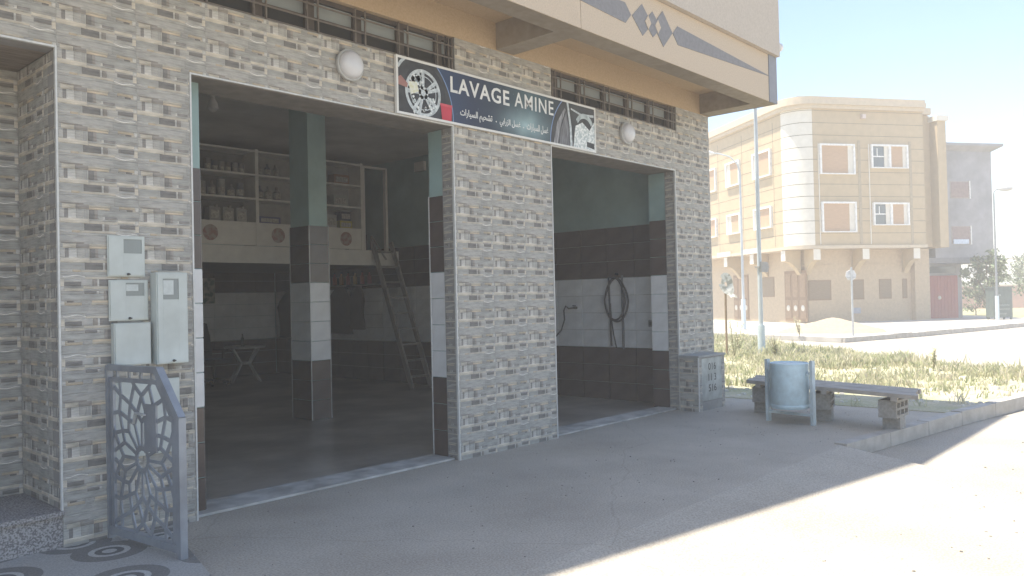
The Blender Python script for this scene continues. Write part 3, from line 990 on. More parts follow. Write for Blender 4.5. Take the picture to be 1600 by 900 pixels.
def lseg(a, b, wd=.027):
    n = max(1, int(sqrt((a[0] - b[0]) ** 2 + (a[1] - b[1]) ** 2) / .03))
    run = None
    for i in range(n):
        q0 = (a[0] + (b[0] - a[0]) * i / n, a[1] + (b[1] - a[1]) * i / n)
        q1 = (a[0] + (b[0] - a[0]) * (i + 1) / n, a[1] + (b[1] - a[1]) * (i + 1) / n)
        if inside(*q0) and inside(*q1):
            if run is None: run = q0
            last = q1
        elif run is not None:
            lat.bar(gp(*run), gp(*last), wd, .008, up=(1, .1, 0)); run = None
    if run is not None: lat.bar(gp(*run), gp(*last), wd, .008, up=(1, .1, 0))
def P_(r, k, n=16, ph=0): 
    A = 2 * pi * (k + ph) / n + pi / 2
    return (cpx + r * cos(A), cpz + r * sin(A) * 1.05)
for k_ in range(16):
    lseg(P_(.060, k_), P_(.085, k_, ph=.5)); lseg(P_(.085, k_, ph=.5), P_(.060, k_ + 1))
    lseg(P_(.07, k_), P_(.235, k_), .022)
    lseg(P_(.235, k_), P_(.29, k_, ph=.5)); lseg(P_(.29, k_, ph=.5), P_(.235, k_ + 1))
    if k_ % 2 == 0:
        lseg(P_(.29, k_, ph=.5), P_(.40, k_)); lseg(P_(.29, k_, ph=.5), P_(.37, k_ + 1))
        lseg(P_(.29, k_, ph=-.5), P_(.40, k_)); lseg(P_(.29, k_, ph=1.5), P_(.37, k_ + 1))
    lseg(P_(.40 if k_ % 2 == 0 else .37, k_), P_(.47, k_, ph=.5)); lseg(P_(.47, k_, ph=.5), P_(.37 if k_ % 2 == 0 else .40, k_ + 1))
    lseg(P_(.47, k_, ph=.5), P_(.62, k_, ph=.2)); lseg(P_(.47, k_, ph=.5), P_(.62, k_, ph=.8))
lat.build("star_lattice", gm, gt)
k = MB(); k.obox(gp(.47, .66), Vector(gp(.61, .66)) - Vector(gp(.47, .66)), (-.014, -.001, 0), (0, 0, .31)); k.build("lock_plate", gm, gt)
k = MB(); k.bar((2.27, -.50, .90), (2.27, -.37, .905), .02, .012); k.bar((2.27, -.37, .905), (2.27, -.33, .83), .018, .012); k.build("gate_handle", M("pale_handle", (.45, .47, .48), .4), gt)

# ------------------------------------------------------------------ inside the hall
mw = M("white_wood", (.70, .67, .61), .6, (.63, .60, .55), 6)
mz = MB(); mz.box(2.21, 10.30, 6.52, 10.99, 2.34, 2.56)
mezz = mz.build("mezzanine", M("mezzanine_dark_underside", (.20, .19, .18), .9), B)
k = MB(); k.box(2.21, 10.29, 6.49, 6.519, 2.31, 2.60); k.build("mezzanine_front", mw, mezz)
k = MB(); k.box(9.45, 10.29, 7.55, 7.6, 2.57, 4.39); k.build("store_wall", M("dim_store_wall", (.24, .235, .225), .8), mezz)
su = thing("shelf_unit", "tall white shelf unit of cleaning products on the mezzanine edge", "shelves", (6.3, 6.5, 2.605))
for x in (5.0, 6.16, 7.225, 8.36, 9.43):
    k = MB(); k.box(x - .03, x + .03, 6.50, 6.90, 2.605, 4.25); k.build("upright", mw, su)
for xa, xb in ((5.03, 6.13), (6.19, 7.195), (7.255, 8.33), (8.39, 9.40)):
    for z in (2.985, 3.40, 3.81, 4.215):
        k = MB(); k.box(xa, xb, 6.505, 6.88, z - .016, z + .016); k.build("shelf", mw, su)
    k = MB(); k.box(xa, xb, 6.51, 6.53, 2.61, 2.968); k.build("front_panel", mw, su)
    k = MB(); k.box(xa, xb, 6.885, 6.90, 2.97, 4.2); k.build("back_panel", M("grey_back_board", (.17, .165, .155), .8) if xa < 7 else M("pale_back_board", (.34, .33, .31), .8), su)
dk = thing("store_door", "narrow white frame of the open store doorway at the head of the ladder", "door frame", (9.75, 6.5, 2.6))
for b_ in ((9.465, 9.50), (10.0, 10.05)):
    k = MB(); k.box(b_[0], b_[1], 6.50, 6.58, 2.605, 4.18); k.build("jamb", mw, dk)
k = MB(); k.box(9.465, 10.05, 6.50, 6.58, 4.181, 4.22); k.build("door_head", mw, dk)
k = MB(); k.box(9.53, 9.88, 6.95, 7.2, 2.565, 2.95); tag(k.build("dark_crate", M("dark_maroon_plastic", (.07, .045, .055), .5)), "dark crate standing in the store doorway above the ladder", "crate")
# products
bc = [(.26, .25, .23), (.18, .19, .20), (.30, .29, .25), (.22, .20, .18), (.35, .34, .31)]
def product(shape, x, z, wd, h, colr, label, group):
    t = thing("product_" + shape, label, shape, (x, 6.66, z + .017), 0, group)
    mm = M("product_%d_%d_%d" % tuple(int(c * 100) for c in colr), colr, .45)
    lab_ = M("product_label_pale", (.46, .44, .38), .5, (.25, .22, .19), 30)
    k = MB()
    if shape in ("can", "bottle"):
        if shape == "can": k.lathe([(wd / 2, 0), (wd / 2, h), (wd * .46, h + .004)], n=14)
        else: k.lathe([(wd / 2, 0), (wd / 2, h * .62), (wd * .2, h * .8), (wd * .2, h)], n=14)
        k.build("body", mm, t, True, False)
        k = MB(); k.lathe([(wd * .503, h * .15), (wd * .503, h * .55)], n=14); k.build("label_band", lab_, t, True, False)
    elif shape == "canister":
        k.box(-wd / 2, wd / 2, -.08, .08, 0, h * .82); k.box(-wd * .35, wd * .1, -.03, .03, h * .82, h * .9); k.box(wd * .2, wd * .38, -.04, .04, h * .82, h); k.build("body", mm, t, False, False)
        k = MB(); k.box(-wd * .36, wd * .36, -.083, -.0805, h * .15, h * .65); k.build("label_band", lab_, t, False, False)
    else:
        k.box(-wd / 2, wd / 2, -.09, .09, 0, h); k.build("body", mm, t, False, False)
        k = MB(); k.box(-wd * .4, wd * .4, -.0925, -.0905, h * .2, h * .75); k.build("label_band", lab_, t, False, False)
OW = ("first", "second", "third", "fourth", "fifth", "sixth", "seventh")
for i in range(6): product("can", 6.43 + .12 * i, 3.81, .095, .17 + .03 * (i == 0), bc[i % 5], OW[i] + " can from the left on the highest shelf of the left shelf bay", "cans on the highest shelf")
for i in range(5): product("bottle" if i % 2 else "can", 6.32 + .17 * i, 3.40, .12, .22 + .03 * (i % 3), bc[(i + 2) % 5], OW[i] + " container from the left on the middle shelf of the left shelf bay", "containers on the middle shelf")
for i in range(3): product("canister", 6.50 + .24 * i, 2.985, .19, .27, bc[(i * 2) % 5], OW[i] + " oil canister from the left on the lowest shelf of the left shelf bay", "oil canisters on the lowest shelf")
for i in range(3): product("bottle", 7.36 + .17 * i, 3.40, .13, .24, bc[(i + 1) % 5], OW[i] + " bottle from the left on the middle shelf next to the hall column", "bottles beside the column")
for i in range(3): product("bottle", 7.36 + .16 * i, 3.81, .11, .22, bc[i], OW[i] + " bottle from the left on the highest shelf next to the hall column", "bottles beside the column")
product("box", 7.50, 2.985, .42, .12, (.10, .10, .20), "flat violet-blue box on the lowest shelf left of the column", "boxes on the shelves")
product("box", 8.58, 3.81, .24, .2, (.30, .29, .28), "pale printed box on the highest shelf of the right shelf bay", "boxes on the shelves")
product("box", 9.02, 3.81, .34, .18, (.30, .17, .10), "orange-brown carton on the highest shelf of the right shelf bay", "boxes on the shelves")
product("box", 8.98, 3.40, .30, .20, (.36, .37, .33), "whitish box on the middle shelf of the right shelf bay", "boxes on the shelves")
product("canister", 8.56, 3.40, .22, .28, (.12, .17, .13), "dark green canister on the middle shelf of the right shelf bay", "boxes on the shelves")
product("bottle", 8.50, 2.985, .13, .30, (.13, .22, .20), "tall green bottle on the lowest shelf of the right shelf bay", "boxes on the shelves")
product("box", 8.78, 2.985, .22, .24, (.42, .41, .39), "white box on the lowest shelf of the right shelf bay", "boxes on the shelves")
product("box", 9.10, 2.985, .28, .14, (.42, .36, .06), "yellow box low on the right shelf bay", "boxes on the shelves")
product("box", 9.10, 3.130, .24, .17, (.05, .05, .08), "dark box standing on top of the yellow box", "boxes on the shelves")
for i, x in enumerate((6.38, 7.62, 9.05)):
    k = MB()
    k.prism([(p[0], 6.508, p[1]) for p in arc(x, 2.80, .13, 0, 2 * pi, 22)[:-1]], (0, -.003, 0))
    o = k.build("round_sticker", M("brown_wheel_sticker", (.30, .15, .12), .5, (.36, .30, .26), 14, lo=.42, hi=.58))
    tag(o, "round brownish sticker on the white panel " + ("at the left end of the shelves", "just left of the hall column", "beside the store doorway")[i], "sticker", "round stickers under the shelves")
# ladder
ld_ = thing("ladder", "wooden ladder leaning up to the mezzanine doorway by the right wall", "ladder", (9.9, 5.5, .003))
lm = M("grey_wood", (.25, .225, .195), .7, (.19, .17, .145), 6, stretch=(6, 6, 1))
fa, ta = Vector((0, -.12, .003)), Vector((0, 1.04, 2.72))
for x in (9.62, 10.08):
    k = MB(); k.bar(Vector((x, 5.38, .004)), Vector((x, 6.465, 2.76)), .04, .10, up=(0, -1, 0)); k.build("rail", lm, ld_)
for i in range(9):
    t_ = (i + .75) / 9.4
    p = Vector((9.64, 5.38 + 1.085 * t_, 2.756 * t_))
    k = MB(); k.box(9.641, 10.059, p.y - .06, p.y + .06, p.z - .014, p.z + .014); k.build("rung", lm, ld_)
k = MB(); k.bar((9.53, 6.38, 2.62), (9.53, 6.36, 2.86), .03, .03); k.bar((9.53, 6.36, 2.86), (9.66, 6.1, 2.4), .028, .028); tag(k.build("ladder_brace", lm), "dark grab rail at the head of the ladder", "rail")
# table, bottle, chair
tb = thing("round_table", "white plastic table with splayed crossing legs in the dim back of the hall", "table", (8.78, 9.75, .003))
wp = M("white_plastic_table", (.50, .50, .48), .45)
k = MB(); k.lathe([(.40, .70), (.42, .71), (.42, .735), (.40, .74)], n=28); k.build("tabletop", wp, tb, True, False)
for i in range(4):
    a = radians(20 + 90 * i)
    c, s = cos(a), sin(a)
    k = MB()
    k.bar((c * .36, s * .36, .70), (c * .11, s * .11, .37), .05, .03, up=(-s, c, 0)); k.bar((c * .11, s * .11, .39), (c * .40, s * .40, .0), .05, .03, up=(-s, c, 0))
    k.build("leg", wp, tb, False, False)
k = MB(); k.lathe([(.115, .36), (.115, .40)], n=14); k.build("leg_hub", wp, tb, False, False)
t = thing("water_bottle", "small dark bottle standing on the round table", "bottle", (8.70, 9.70, .744))
k = MB(); k.lathe([(.035, 0), (.035, .15), (.014, .20), (.014, .235)], n=12); k.build("body", M("dark_bottle", (.05, .055, .05), .3), t, True, False)
k = MB(); k.lathe([(.016, .236), (.016, .26)], n=10); k.build("cap", darkm, t, True, False)
blk = M("black_leatherette", (.035, .035, .036), .5)
ch = thing("office_chair", "black high-backed office chair left of the round table", "chair", (7.98, 9.55, .003), radians(20))
k = MB(); k.box(-.25, .25, -.25, .25, .44, .53); k.build("seat", blk, ch, False, False)
k = MB(); k.prism([(-.24, .25, .56), (.24, .25, .56), (.25, .32, 1.0), (.2, .35, 1.24), (-.2, .35, 1.24), (-.25, .32, 1.0)], (0, .08, .01)); k.build("backrest", blk, ch, False, False)
k = MB(); k.cyl((0, 0, .1), (0, 0, .44), .03); k.build("gas_column", blk, ch, False, False)
for s in (-1, 1):
    k = MB(); k.bar((s * .27, -.15, .70), (s * .27, .25, .70), .05, .04); k.bar((s * .27, 0, .5), (s * .27, 0, .68), .04, .04); k.build("armrest", blk, ch, False, False)
for i in range(5):
    a = 2 * pi * i / 5
    k = MB(); k.bar((0, 0, .11), (cos(a) * .29, sin(a) * .29, .07), .05, .035); k.lathe([(.03, -.02), (.03, .02)], (cos(a) * .29, sin(a) * .29, .032), (-sin(a), cos(a), 0), 10); k.build("base_arm", blk, ch, False, False)
# things on the back and side walls
k = MB(); k.box(8.40, 8.78, 10.985, 10.995, 1.66, 2.22); po = tag(k.build("wall_poster", M("faded_poster_print", (.42, .40, .33), .6, (.10, .17, .12), 9, lo=.42, hi=.58)), "faded printed poster on the back wall above the black chair", "poster")
k = MB(); k.box(9.42, 9.74, 10.93, 10.994, 2.36, 2.50); k.box(9.44, 9.72, 10.915, 10.929, 2.375, 2.485); tag(k.build("fuse_box", mw), "small pale box high on the back wall under the mezzanine", "fuse box")
def coat(y, z0, z1, wd, label, colr):
    k = MB()
    n = 10
    prof = []
    for j in range(9):
        f = j / 8
        zz = z1 + (z0 - z1) * f
        ww = wd * (.25 + .75 * min(1, f * 3)) * (1 + .12 * sin(f * 7))
        ring = []
        for i in range(n):
            a = 2 * pi * i / n
            ring.append((10.285 - .06 * (1.2 + cos(a)) * (.5 + .5 * min(1, f * 3)) - .01 * sin(i * 2.3 + f * 5), y + ww / 2 * sin(a) + .03 * sin(f * 4), zz))
        prof += ring
    fs = [(j * n + i, j * n + (i + 1) % n, (j + 1) * n + (i + 1) % n, (j + 1) * n + i) for j in range(8) for i in range(n)] + [tuple(range(n)), tuple(range(8 * n, 9 * n))[::-1]]
    k.add(prof, fs)
    tag(k.build("hanging_coat", M("dark_cloth_%d" % int(colr[0] * 1000), colr, .95, None, 9), None, True), label, "coat", "work coats hanging on the side wall")
coat(10.3, .85, 1.95, .85, "dark coat hanging on the side wall nearest the back of the hall", (.05, .042, .042))
coat(8.35, .95, 2.0, .85, "wide dark coat hanging on the side wall under the red bottles", (.05, .035, .036))
coat(7.75, 1.05, 2.0, .5, "narrower dark coat hanging on the side wall nearest the ladder", (.065, .055, .052))
k = MB(); k.box(10.12, 10.294, 7.0, 8.9, 1.955, 1.98); tag(k.build("wall_shelf", lm), "narrow dark shelf on the side wall under the mezzanine", "shelf")
for i in range(7):
    c = [(.40, .06, .03), (.40, .06, .03), (.42, .18, .03), (.30, .04, .04), (.42, .25, .05), (.35, .06, .05), (.25, .04, .06)][i]
    t = thing("spray_bottle", OW[i] + " red or orange bottle counted from the back on the narrow wall shelf", "bottle", (10.2, 8.75 - .24 * i, 1.981), 0, "red bottles on the wall shelf")
    k = MB(); k.lathe([(.045, 0), (.045, .16), (.016, .2), (.016, .24)], n=10); k.build("body", M("spray_red_%d" % i, c, .4), t, True, False)
    k = MB(); k.box(-.035, .014, -.012, .012, .241, .27); k.build("trigger", blk, t, False, False)
t = thing("pendant_lamp", "bare white bulb holder hanging from the hall ceiling near the left opening", "lamp", (5.06, 3.84, 4.395))
k = MB(); k.cyl((0, 0, 0), (0, 0, -.09), .012, n=8); k.build("cord", mw, t, False, False)
k = MB(); k.lathe([(.025, -.09), (.03, -.15), (.055, -.20), (.07, -.27), (.03, -.31), (.004, -.32)], n=16); k.build("bulb", M("dim_white_bulb", (.62, .60, .58), .3), t, True, False)
t = thing("wall_vent", "small pale slotted box high on the teal side wall", "vent", (10.29, 5.78, 4.2))
k = MB(); k.box(10.245, 10.309, 5.64, 5.92, 4.10, 4.28); k.build("vent_body", mw, t)
for i in range(4):
    k = MB(); k.box(10.237, 10.2445, 5.66, 5.90, 4.12 + .04 * i, 4.14 + .04 * i); k.build("slat", mw, t)
# bay 2 wall: hose coil, pipes, tap, sockets
hm = M("dark_grey_rubber_hose", (.055, .052, .055), .6)
hs = thing("hose_coil", "dark hose hung in a long coil on the white tiles of the second bay", "hose", (10.25, 1.28, 1.9))
for rx, y0_, zc, hh in ((.215, 1.285, 1.555, .335), (.185, 1.30, 1.57, .325)):
    k = MB(); k.tube([(10.245 - .02 * (rx < .2), y0_ + rx * sin(a) * (1 - .25 * max(0, cos(a))), zc + hh * cos(a)) for a in [2 * pi * i / 36 for i in range(37)]], .014); k.build("hose_loop", hm, hs, True)
k = MB(); k.tube([(10.24, 1.42 - .003 * i + .0, 1.92 - .12 * i) for i in range(10)], .014); k.build("hose_tail", hm, hs, True)
k = MB(); k.tube([(10.25, 1.40 - .012 * i * i * .12, 1.5 - .085 * i) for i in range(9)], .009); k.build("hose_tail", hm, hs, True)
k = MB(); k.cyl((10.295, 1.28, 1.95), (10.20, 1.28, 1.96), .012); k.build("hose_hook", darkm, hs)
k = MB()
k.cyl((10.262, 1.185, .80), (10.262, 1.185, 1.93), .018); tag(k.build("supply_pipe", M("grey_pipe", (.14, .14, .145), .5)), "straight grey pipe running down beside the hose coil", "pipe")
tp = thing("wall_tap", "wall tap with a thin drooping hose at the left of the second bay", "tap", (10.28, 2.14, 1.42))
k = MB(); k.cyl((10.295, 2.10, 1.44), (10.24, 2.10, 1.44), .022); k.cyl((10.25, 2.10, 1.44), (10.24, 2.22, 1.43), .013); k.build("tap_body", M("dull_brass", (.22, .20, .16), .4, metal=.6), tp)
k = MB(); k.cyl((10.235, 2.10, 1.465), (10.235, 2.10, 1.48), .028); k.build("tap_handle", darkm, tp)
k = MB(); k.tube([(10.24, 2.22, 1.43), (10.23, 2.27, 1.47), (10.22, 2.30, 1.40), (10.22, 2.29, 1.25), (10.22, 2.36, 1.08), (10.23, 2.55, .92), (10.24, 2.75, .85)], .011); k.build("tap_hose", hm, tp, True)
t = thing("wall_socket", "grey socket on white tiles at the right of the second bay", "socket", (10.28, .68, 1.19))
k = MB(); k.box(10.262, 10.2935, .63, .73, 1.14, 1.24); k.build("socket_plate", M("grey_socket", (.20, .20, .20), .5), t)
k = MB(); k.cyl((10.2615, .68, 1.19), (10.255, .68, 1.19), .03); k.build("socket_face", darkm, t)

# ------------------------------------------------------------------ utility cabinet at the right pier
ub = thing("utility_cabinet", "low stone-tiled cabinet with a pale stencilled door at the building's right corner", "cabinet", (10.2, -.3, 0))
UX0, UX1, UY0 = 9.845, 10.60, -.315
k = MB(); k.box(UX0 + .012, UX1 - .003, UY0 + .012, -.018, -.02, .735); k.build("cabinet_body", corem, ub)
for j in range(3):
    zz = ZG + TH * j
    c, d = max(zz, -.02), min(zz + TH, .735)
    put("stone_tile", tile_mesh(.1, .1 - .03 + .325, c - zz, d - zz, False), (UX0 + .012, -.022 + .1, zz), -pi / 2, ub)
    for a, b in ((UX0 + .012, UX0 + .10), (UX1 - .09, UX1)):
        put("stone_tile", tile_mesh(.3, .3 + b - a, c - zz, d - zz, False), (a - .3, UY0 + .012, zz), 0, ub)
k = MB(); k.box(UX0 - .006, UX0 + .007, UY0 - .008, UY0 + .006, 0, .74); k.build("corner_trim", trimm, ub)
k = MB(); k.box(UX0 - .012, UX1 + .012, UY0 - .014, -.018, .737, .765); k.build("cabinet_top", M("grey_slab", (.36, .355, .34), .8), ub)
k = MB(); k.box(UX0 + .102, UX1 - .092, UY0 + .002, UY0 + .0115, .13, .72); dr = k.build("cabinet_door", M("pale_green_grey_metal", (.44, .47, .45), .5, (.36, .385, .37), 6, big=3), ub)
k = MB(); k.box(UX0 + .101, UX1 - .091, UY0 + .0, UY0 + .0116, -.02, .125); k.build("cabinet_plinth", M("plinth_render", (.33, .325, .31), .9), ub)
stm = M("stencil_black", (.07, .07, .07), .6)
for i, s_ in enumerate(("016", "11 3", "516")):
    text_mesh(s_, .13, stm, "stencil_lettering", dr, (UX0 + .28, UY0 + .0012, .55 - .15 * i), (pi / 2, 0, 0), off=.001, width=.22, height=.10, ext=.0006)

# ------------------------------------------------------------------ litter bin
bn = thing("litter_bin", "pale blue cylindrical litter bin hung between two flat posts", "bin", (9.615, -1.69, 0))
blu = M("pale_blue_paint", (.60, .76, .83), .45, (.54, .70, .77), 4, big=3)
blu2 = M("pale_grey_blue_post", (.58, .67, .70), .5, (.50, .59, .62), 8, big=3)
bd = Vector((9.575 - 9.655, -2.02 + 1.36, 0)).normalized()
bp = Vector((-bd.y, bd.x, 0))
bcx = Vector((9.615, -1.69, 0))
k = MB(); k.lathe([(.218, .19), (.226, .20), (.228, .72), (.233, .735), (.226, .745), (.218, .735)], bcx, n=36)
bb = k.build("bin_drum", blu, bn, True)
k = MB(); k.lathe([(.2295, .205), (.2335, .215), (.2335, .232), (.2295, .24)], bcx, n=36); k.build("drum_rib", blu, bn, True)
for s in (-1, 1):
    p = bcx + bd * s * .30
    k = MB(); k.obox(p - bp * .035 - bd * .02, bp * .07, bd * -.0 + bd * .04, (0, 0, .79)) if False else k.box(0, 0, 0, 0, 0, 0)
    k = MB(); k.obox(p + bp * .035 - bd * .018, -bp * .07, bd * .036, (0, 0, .775)); k.build("post", blu2, bn)
    q = bcx + bd * s * .255
    k = MB(); k.bar(bcx + bd * s * .2295 + Vector((0, 0, .62)), bcx + bd * s * .282 + Vector((0, 0, .62)), .03, .03); k.build("pivot", blu2, bn)
k = MB(); k.bar(bcx - bd * .281 + Vector((0, 0, .12)), bcx + bd * .281 + Vector((0, 0, .12)), .03, .03); k.build("cross_rail", blu2, bn)

# ------------------------------------------------------------------ plank bench on hollow blocks
wd_ = M("weathered_grey_planks", (.44, .405, .36), .85, (.31, .28, .25), 5, .3, 20, stretch=(1, 1, 1))
be = thing("plank_bench", "low bench of weathered grey planks laid on concrete blocks", "bench", (10.05, -1.95, .40))
A0, A1, B0 = Vector((9.42, -3.20, .405)), Vector((10.10, -3.04, .405)), Vector((10.06, -.90, .405))
ac, al_ = (A1 - A0), (B0 - A0)
for i in range(5):
    f0, f1 = i / 5 + .006, (i + 1) / 5 - .006
    j0, j1 = random.uniform(-.015, .03), random.uniform(-.03, .015)
    k = MB(); k.obox(A0 + ac * f0 + al_.normalized() * j0, ac * (f1 - f0), al_ + al_.normalized() * (j1 - j0), (0, 0, .045 + random.uniform(-.004, .004))); k.build("plank", wd_, be)
for f in (.10, .48, .9):
    k = MB(); k.obox(A0 + al_ * f + Vector((0, 0, -.042)), ac, al_.normalized() * .08, (0, 0, .0415)); k.build("batten", wd_, be)
cbm = M("grey_concrete_block", (.31, .305, .29), .95, (.24, .235, .22), 30, .4, 60)
def hollow(label, o, rz, z, group, cells=3, L=.40, W_=.2, H_=.2):
    t = thing("hollow_block", label, "concrete block", (o[0], o[1], z), rz, group)
    k = MB()
    # solid walls round a grid of openings that run through along local y
    tk = .028
    hz = (H_ - 3 * tk) / 2
    for zz in (0, tk + hz, 2 * tk + 2 * hz): k.box(-L / 2, L / 2, -W_ / 2, W_ / 2, zz, zz + tk)
    cw = (L - (cells + 1) * tk) / cells
    for i in range(cells + 1):
        for zz in (tk, 2 * tk + hz): k.box(-L / 2 + i * (cw + tk), -L / 2 + i * (cw + tk) + tk, -W_ / 2 + .001, W_ / 2 - .001, zz, zz + hz)
    k.box(-L / 2 + tk, L / 2 - tk, W_ / 2 - .03, W_ / 2 - .002, tk, H_ - tk)
    k.build("block_body", cbm, t, False, False)
def stump(label, o, rz, h, group, L=.2, W_=.2):
    k = MB(); k.hexa([(-L / 2, -W_ / 2, 0), (L / 2, -W_ / 2, 0), (L / 2, W_ / 2, 0), (-L / 2, W_ / 2, 0), (-L / 2 + .006, -W_ / 2 + .004, h), (L / 2 - .004, -W_ / 2 + .006, h), (L / 2 - .006, W_ / 2 - .004, h - .006), (-L / 2 + .004, W_ / 2 - .006, h)])
    o_ = k.build("block_stump", cbm)
    o_.location = (o[0], o[1], 0)
    o_.rotation_euler = (0, 0, rz)
    tag(o_, label, "concrete block", group)
for i, (f, nm) in enumerate(((.13, "under the near right end of the bench"), (.52, "under the middle of the bench, behind the bin"), (.92, "under the far left end of the bench, by the cabinet"))):
    c = A0 + ac * .5 + al_ * f
    rz = atan2(ac.y, ac.x) - (.25 if i == 0 else 0)
    stump("solid block on the ground " + nm, (c.x, c.y), rz, .15, "blocks holding up the bench", .24 if i else .18)
    hollow("hollow concrete block " + nm, (c.x, c.y), rz, .151, "blocks holding up the bench", 3, .42)

# ------------------------------------------------------------------ far houses
cream = M("cream_render", (.47, .37, .24), .9, (.43, .34, .22), 3, .1, 40)
cream2 = M("pale_white_render", (.70, .66, .58), .9, (.65, .61, .53), 4)
sandst = M("sandy_ground_floor_render", (.52, .41, .285), .9, (.465, .365, .25), 7, .5, 14, fine=90)
shut = M("orange_tan_shutter", (.48, .32, .20), .7, (.42, .275, .17), 4, stretch=(1, 1, 14))
wfr = M("white_window_frame", (.80, .79, .76), .6)
groove = M("groove_shadow_line", (.20, .165, .12), .95)
wooddoor = M("brown_wood_door", (.27, .165, .09), .6, (.20, .12, .065), 5, stretch=(6, 6, 1))
dglass = glass_mat("far_dark_glass", (.10, .12, .13), .1)
HO = Vector((39.22, 10.44, 0))
U = Vector((.8173, -.5762, 0))
V = Vector((.5762, .8173, 0))
fh = thing("corner_house", "three-storey cream corner house with rounded corner and white-framed windows", "house", tuple(HO))
def fp(u, v, z): return HO + U * u + V * v + Vector((0, 0, z))
def fbox(name, m, u0, u1, v0, v1, z0, z1, par=fh):
    k = MB(); k.obox(fp(u0, v0, z0), U * (u1 - u0), V * (v1 - v0), (0, 0, z1 - z0)); return k.build(name, m, par)
UE, VE, Z2, Z3 = 8.30, 13.0, 3.85, 10.85
# upper storeys: rounded plan, with shallow recessed joints between the courses
RC_ = 1.15
def plan(off, r=RC_):
    P = [(off, VE)]
    n = 12
    cx, cy = off + r, off + r
    P += [(cx - r * cos(a), cy - r * sin(a)) for a in [pi / 2 * i / n for i in range(n + 1)]]
    P += [(7.55, off), (7.55, 8.0), (7.0, VE)]
    return P
courses = []
z = Z2
zs = [Z2 + .1] + [Z2 + .1 + .62 * i for i in range(1, 12)]
zs = [a for a in zs if a < Z3 - .05] + [Z3]
def slab(P, z0, z1): 
    k = MB(); k.prism([fp(u, v, z0) for u, v in P], (0, 0, z1 - z0)); return k
k = slab(plan(.012), Z2 + .1, Z3); k.build("upper_wall_core", groove, fh)
for a, b in zip(zs, zs[1:]):
    slab(plan(0), a + .012, b - .012 if b < Z3 else b).build("wall_course", cream, fh)
# white rounded corner skin
k = MB()
n = 14
for a, b in zip(zs, zs[1:]):
    q = [(RC_ - (RC_ + .02) * cos(t), RC_ - (RC_ + .02) * sin(t)) for t in [pi / 2 * (.04 + .92 * i / n) for i in range(n + 1)]]
    vs_ = [fp(u, v, a + .014) for u, v in q] + [fp(u, v, b - .014) for u, v in q]
    k.add(vs_, [(i, i + 1, n + 2 + i, n + 1 + i) for i in range(n)])
k.build("rounded_corner", cream2, fh, True)
slab(plan(-.10), Z2 - .06, Z2 + .098).build("floor_band", MATS["cornice_cream"] if "cornice_cream" in MATS else M("cornice_cream", (.56, .47, .35), .9, (.51, .43, .32), 5), fh)
k = MB()
for off, a, b in ((-.18, Z3 + .002, Z3 + .18), (-.30, Z3 + .182, Z3 + .42), (-.22, Z3 + .422, Z3 + .58)):
    k.prism([fp(u, v, a) for u, v in plan(off, RC_ + .1)], (0, 0, b - a))
k.build("cornice", M("cornice_cream", (.56, .47, .35), .9, (.51, .43, .32), 5), fh)
# right end: recess and pilaster
fbox("recess_wall", cream, 7.56, 8.4, .55, 8.0, Z2, Z3 - .05)
fbox("pilaster", cream, 8.40, 8.92, -.02, 8.0, Z2 - .05, Z3 - .42)
fbox("pilaster_cap", cream2, 8.33, 9.02, -.12, 8.0, Z3 - .418, Z3 - .14)
fbox("recess_cornice", MATS["cornice_cream"], 7.56, 8.29, .25, 8.0, Z3 - .04, Z3 + .30)
fbox("dark_pipe_strip", M("dark_cream_strip_paint", (.40, .33, .235), .9), 3.64, 3.80, -.015, .004, Z2 + .15, 9.3)  # wall strips in a darker cream paint
fbox("dark_pipe_strip", MATS["dark_cream_strip_paint"], 6.66, 6.80, -.015, .004, Z2 + .15, 9.3)
for u in (1.36, 4.26): fbox("pale_edge_strip", cream2, u, u + .04, -.03, .004, Z2 + .15, 9.1)
# windows of the right face; flat pale strips paint in their sunlit reveals
def rwin(u0, u1, z0, z1, split=False):
    f = .09
    w_ = fbox("window", wfr, u0, u0 + f, -.13, .01, z0, z1)
    fbox("window_frame", wfr, u1 - f, u1, -.13, .01, z0, z1, w_)
    fbox("window_frame", wfr, u0 + f, u1 - f, -.13, .01, z1 - f, z1, w_)
    fbox("window_frame", wfr, u0 + f, u1 - f, -.15, .01, z0, z0 + .05, w_)
    if split:
        um = (u0 + u1) / 2
        fbox("window_frame", wfr, um - .06, um + .06, -.13, .01, z0 + .05, z1 - f, w_)
        fbox("pane", dglass, u0 + f, um - .061, -.012, -.002, z0 + .05, z1 - f, w_)
        fbox("sash_bar", wfr, u0 + f, um - .3, -.03, -.013, (z0 + z1) / 2 - .03, (z0 + z1) / 2 + .03, w_)
        fbox("sash_bar", wfr, u0 + f + .28, u0 + f + .33, -.03, -.013, (z0 + z1) / 2 + .031, z1 - f - .1, w_)
        fbox("sunlit_reveal_strip", cream2, um - .29, um - .061, -.04, -.013, z0 + .051, z1 - f - .001, w_)
        fbox("shutter", shut, um + .061, u1 - f - .2, -.03, -.002, z0 + .05, z1 - f, w_)
        fbox("sunlit_reveal_strip", cream2, u1 - f - .2, u1 - f - .001, -.04, -.002, z0 + .051, z1 - f - .001, w_)
    else:
        fbox("shutter", shut, u0 + f, u1 - f - .28, -.03, -.002, z0 + .05, z1 - f, w_)
        fbox("sunlit_reveal_strip", cream2, u1 - f - .28, u1 - f - .001, -.04, -.002, z0 + .051, z1 - f - .001, w_)
rwin(1.42, 3.42, 7.54, 9.08); rwin(1.45, 3.42, 4.60, 6.15)
rwin(4.37, 6.54, 7.88, 9.10, True); rwin(4.40, 6.52, 4.95, 6.12, True)
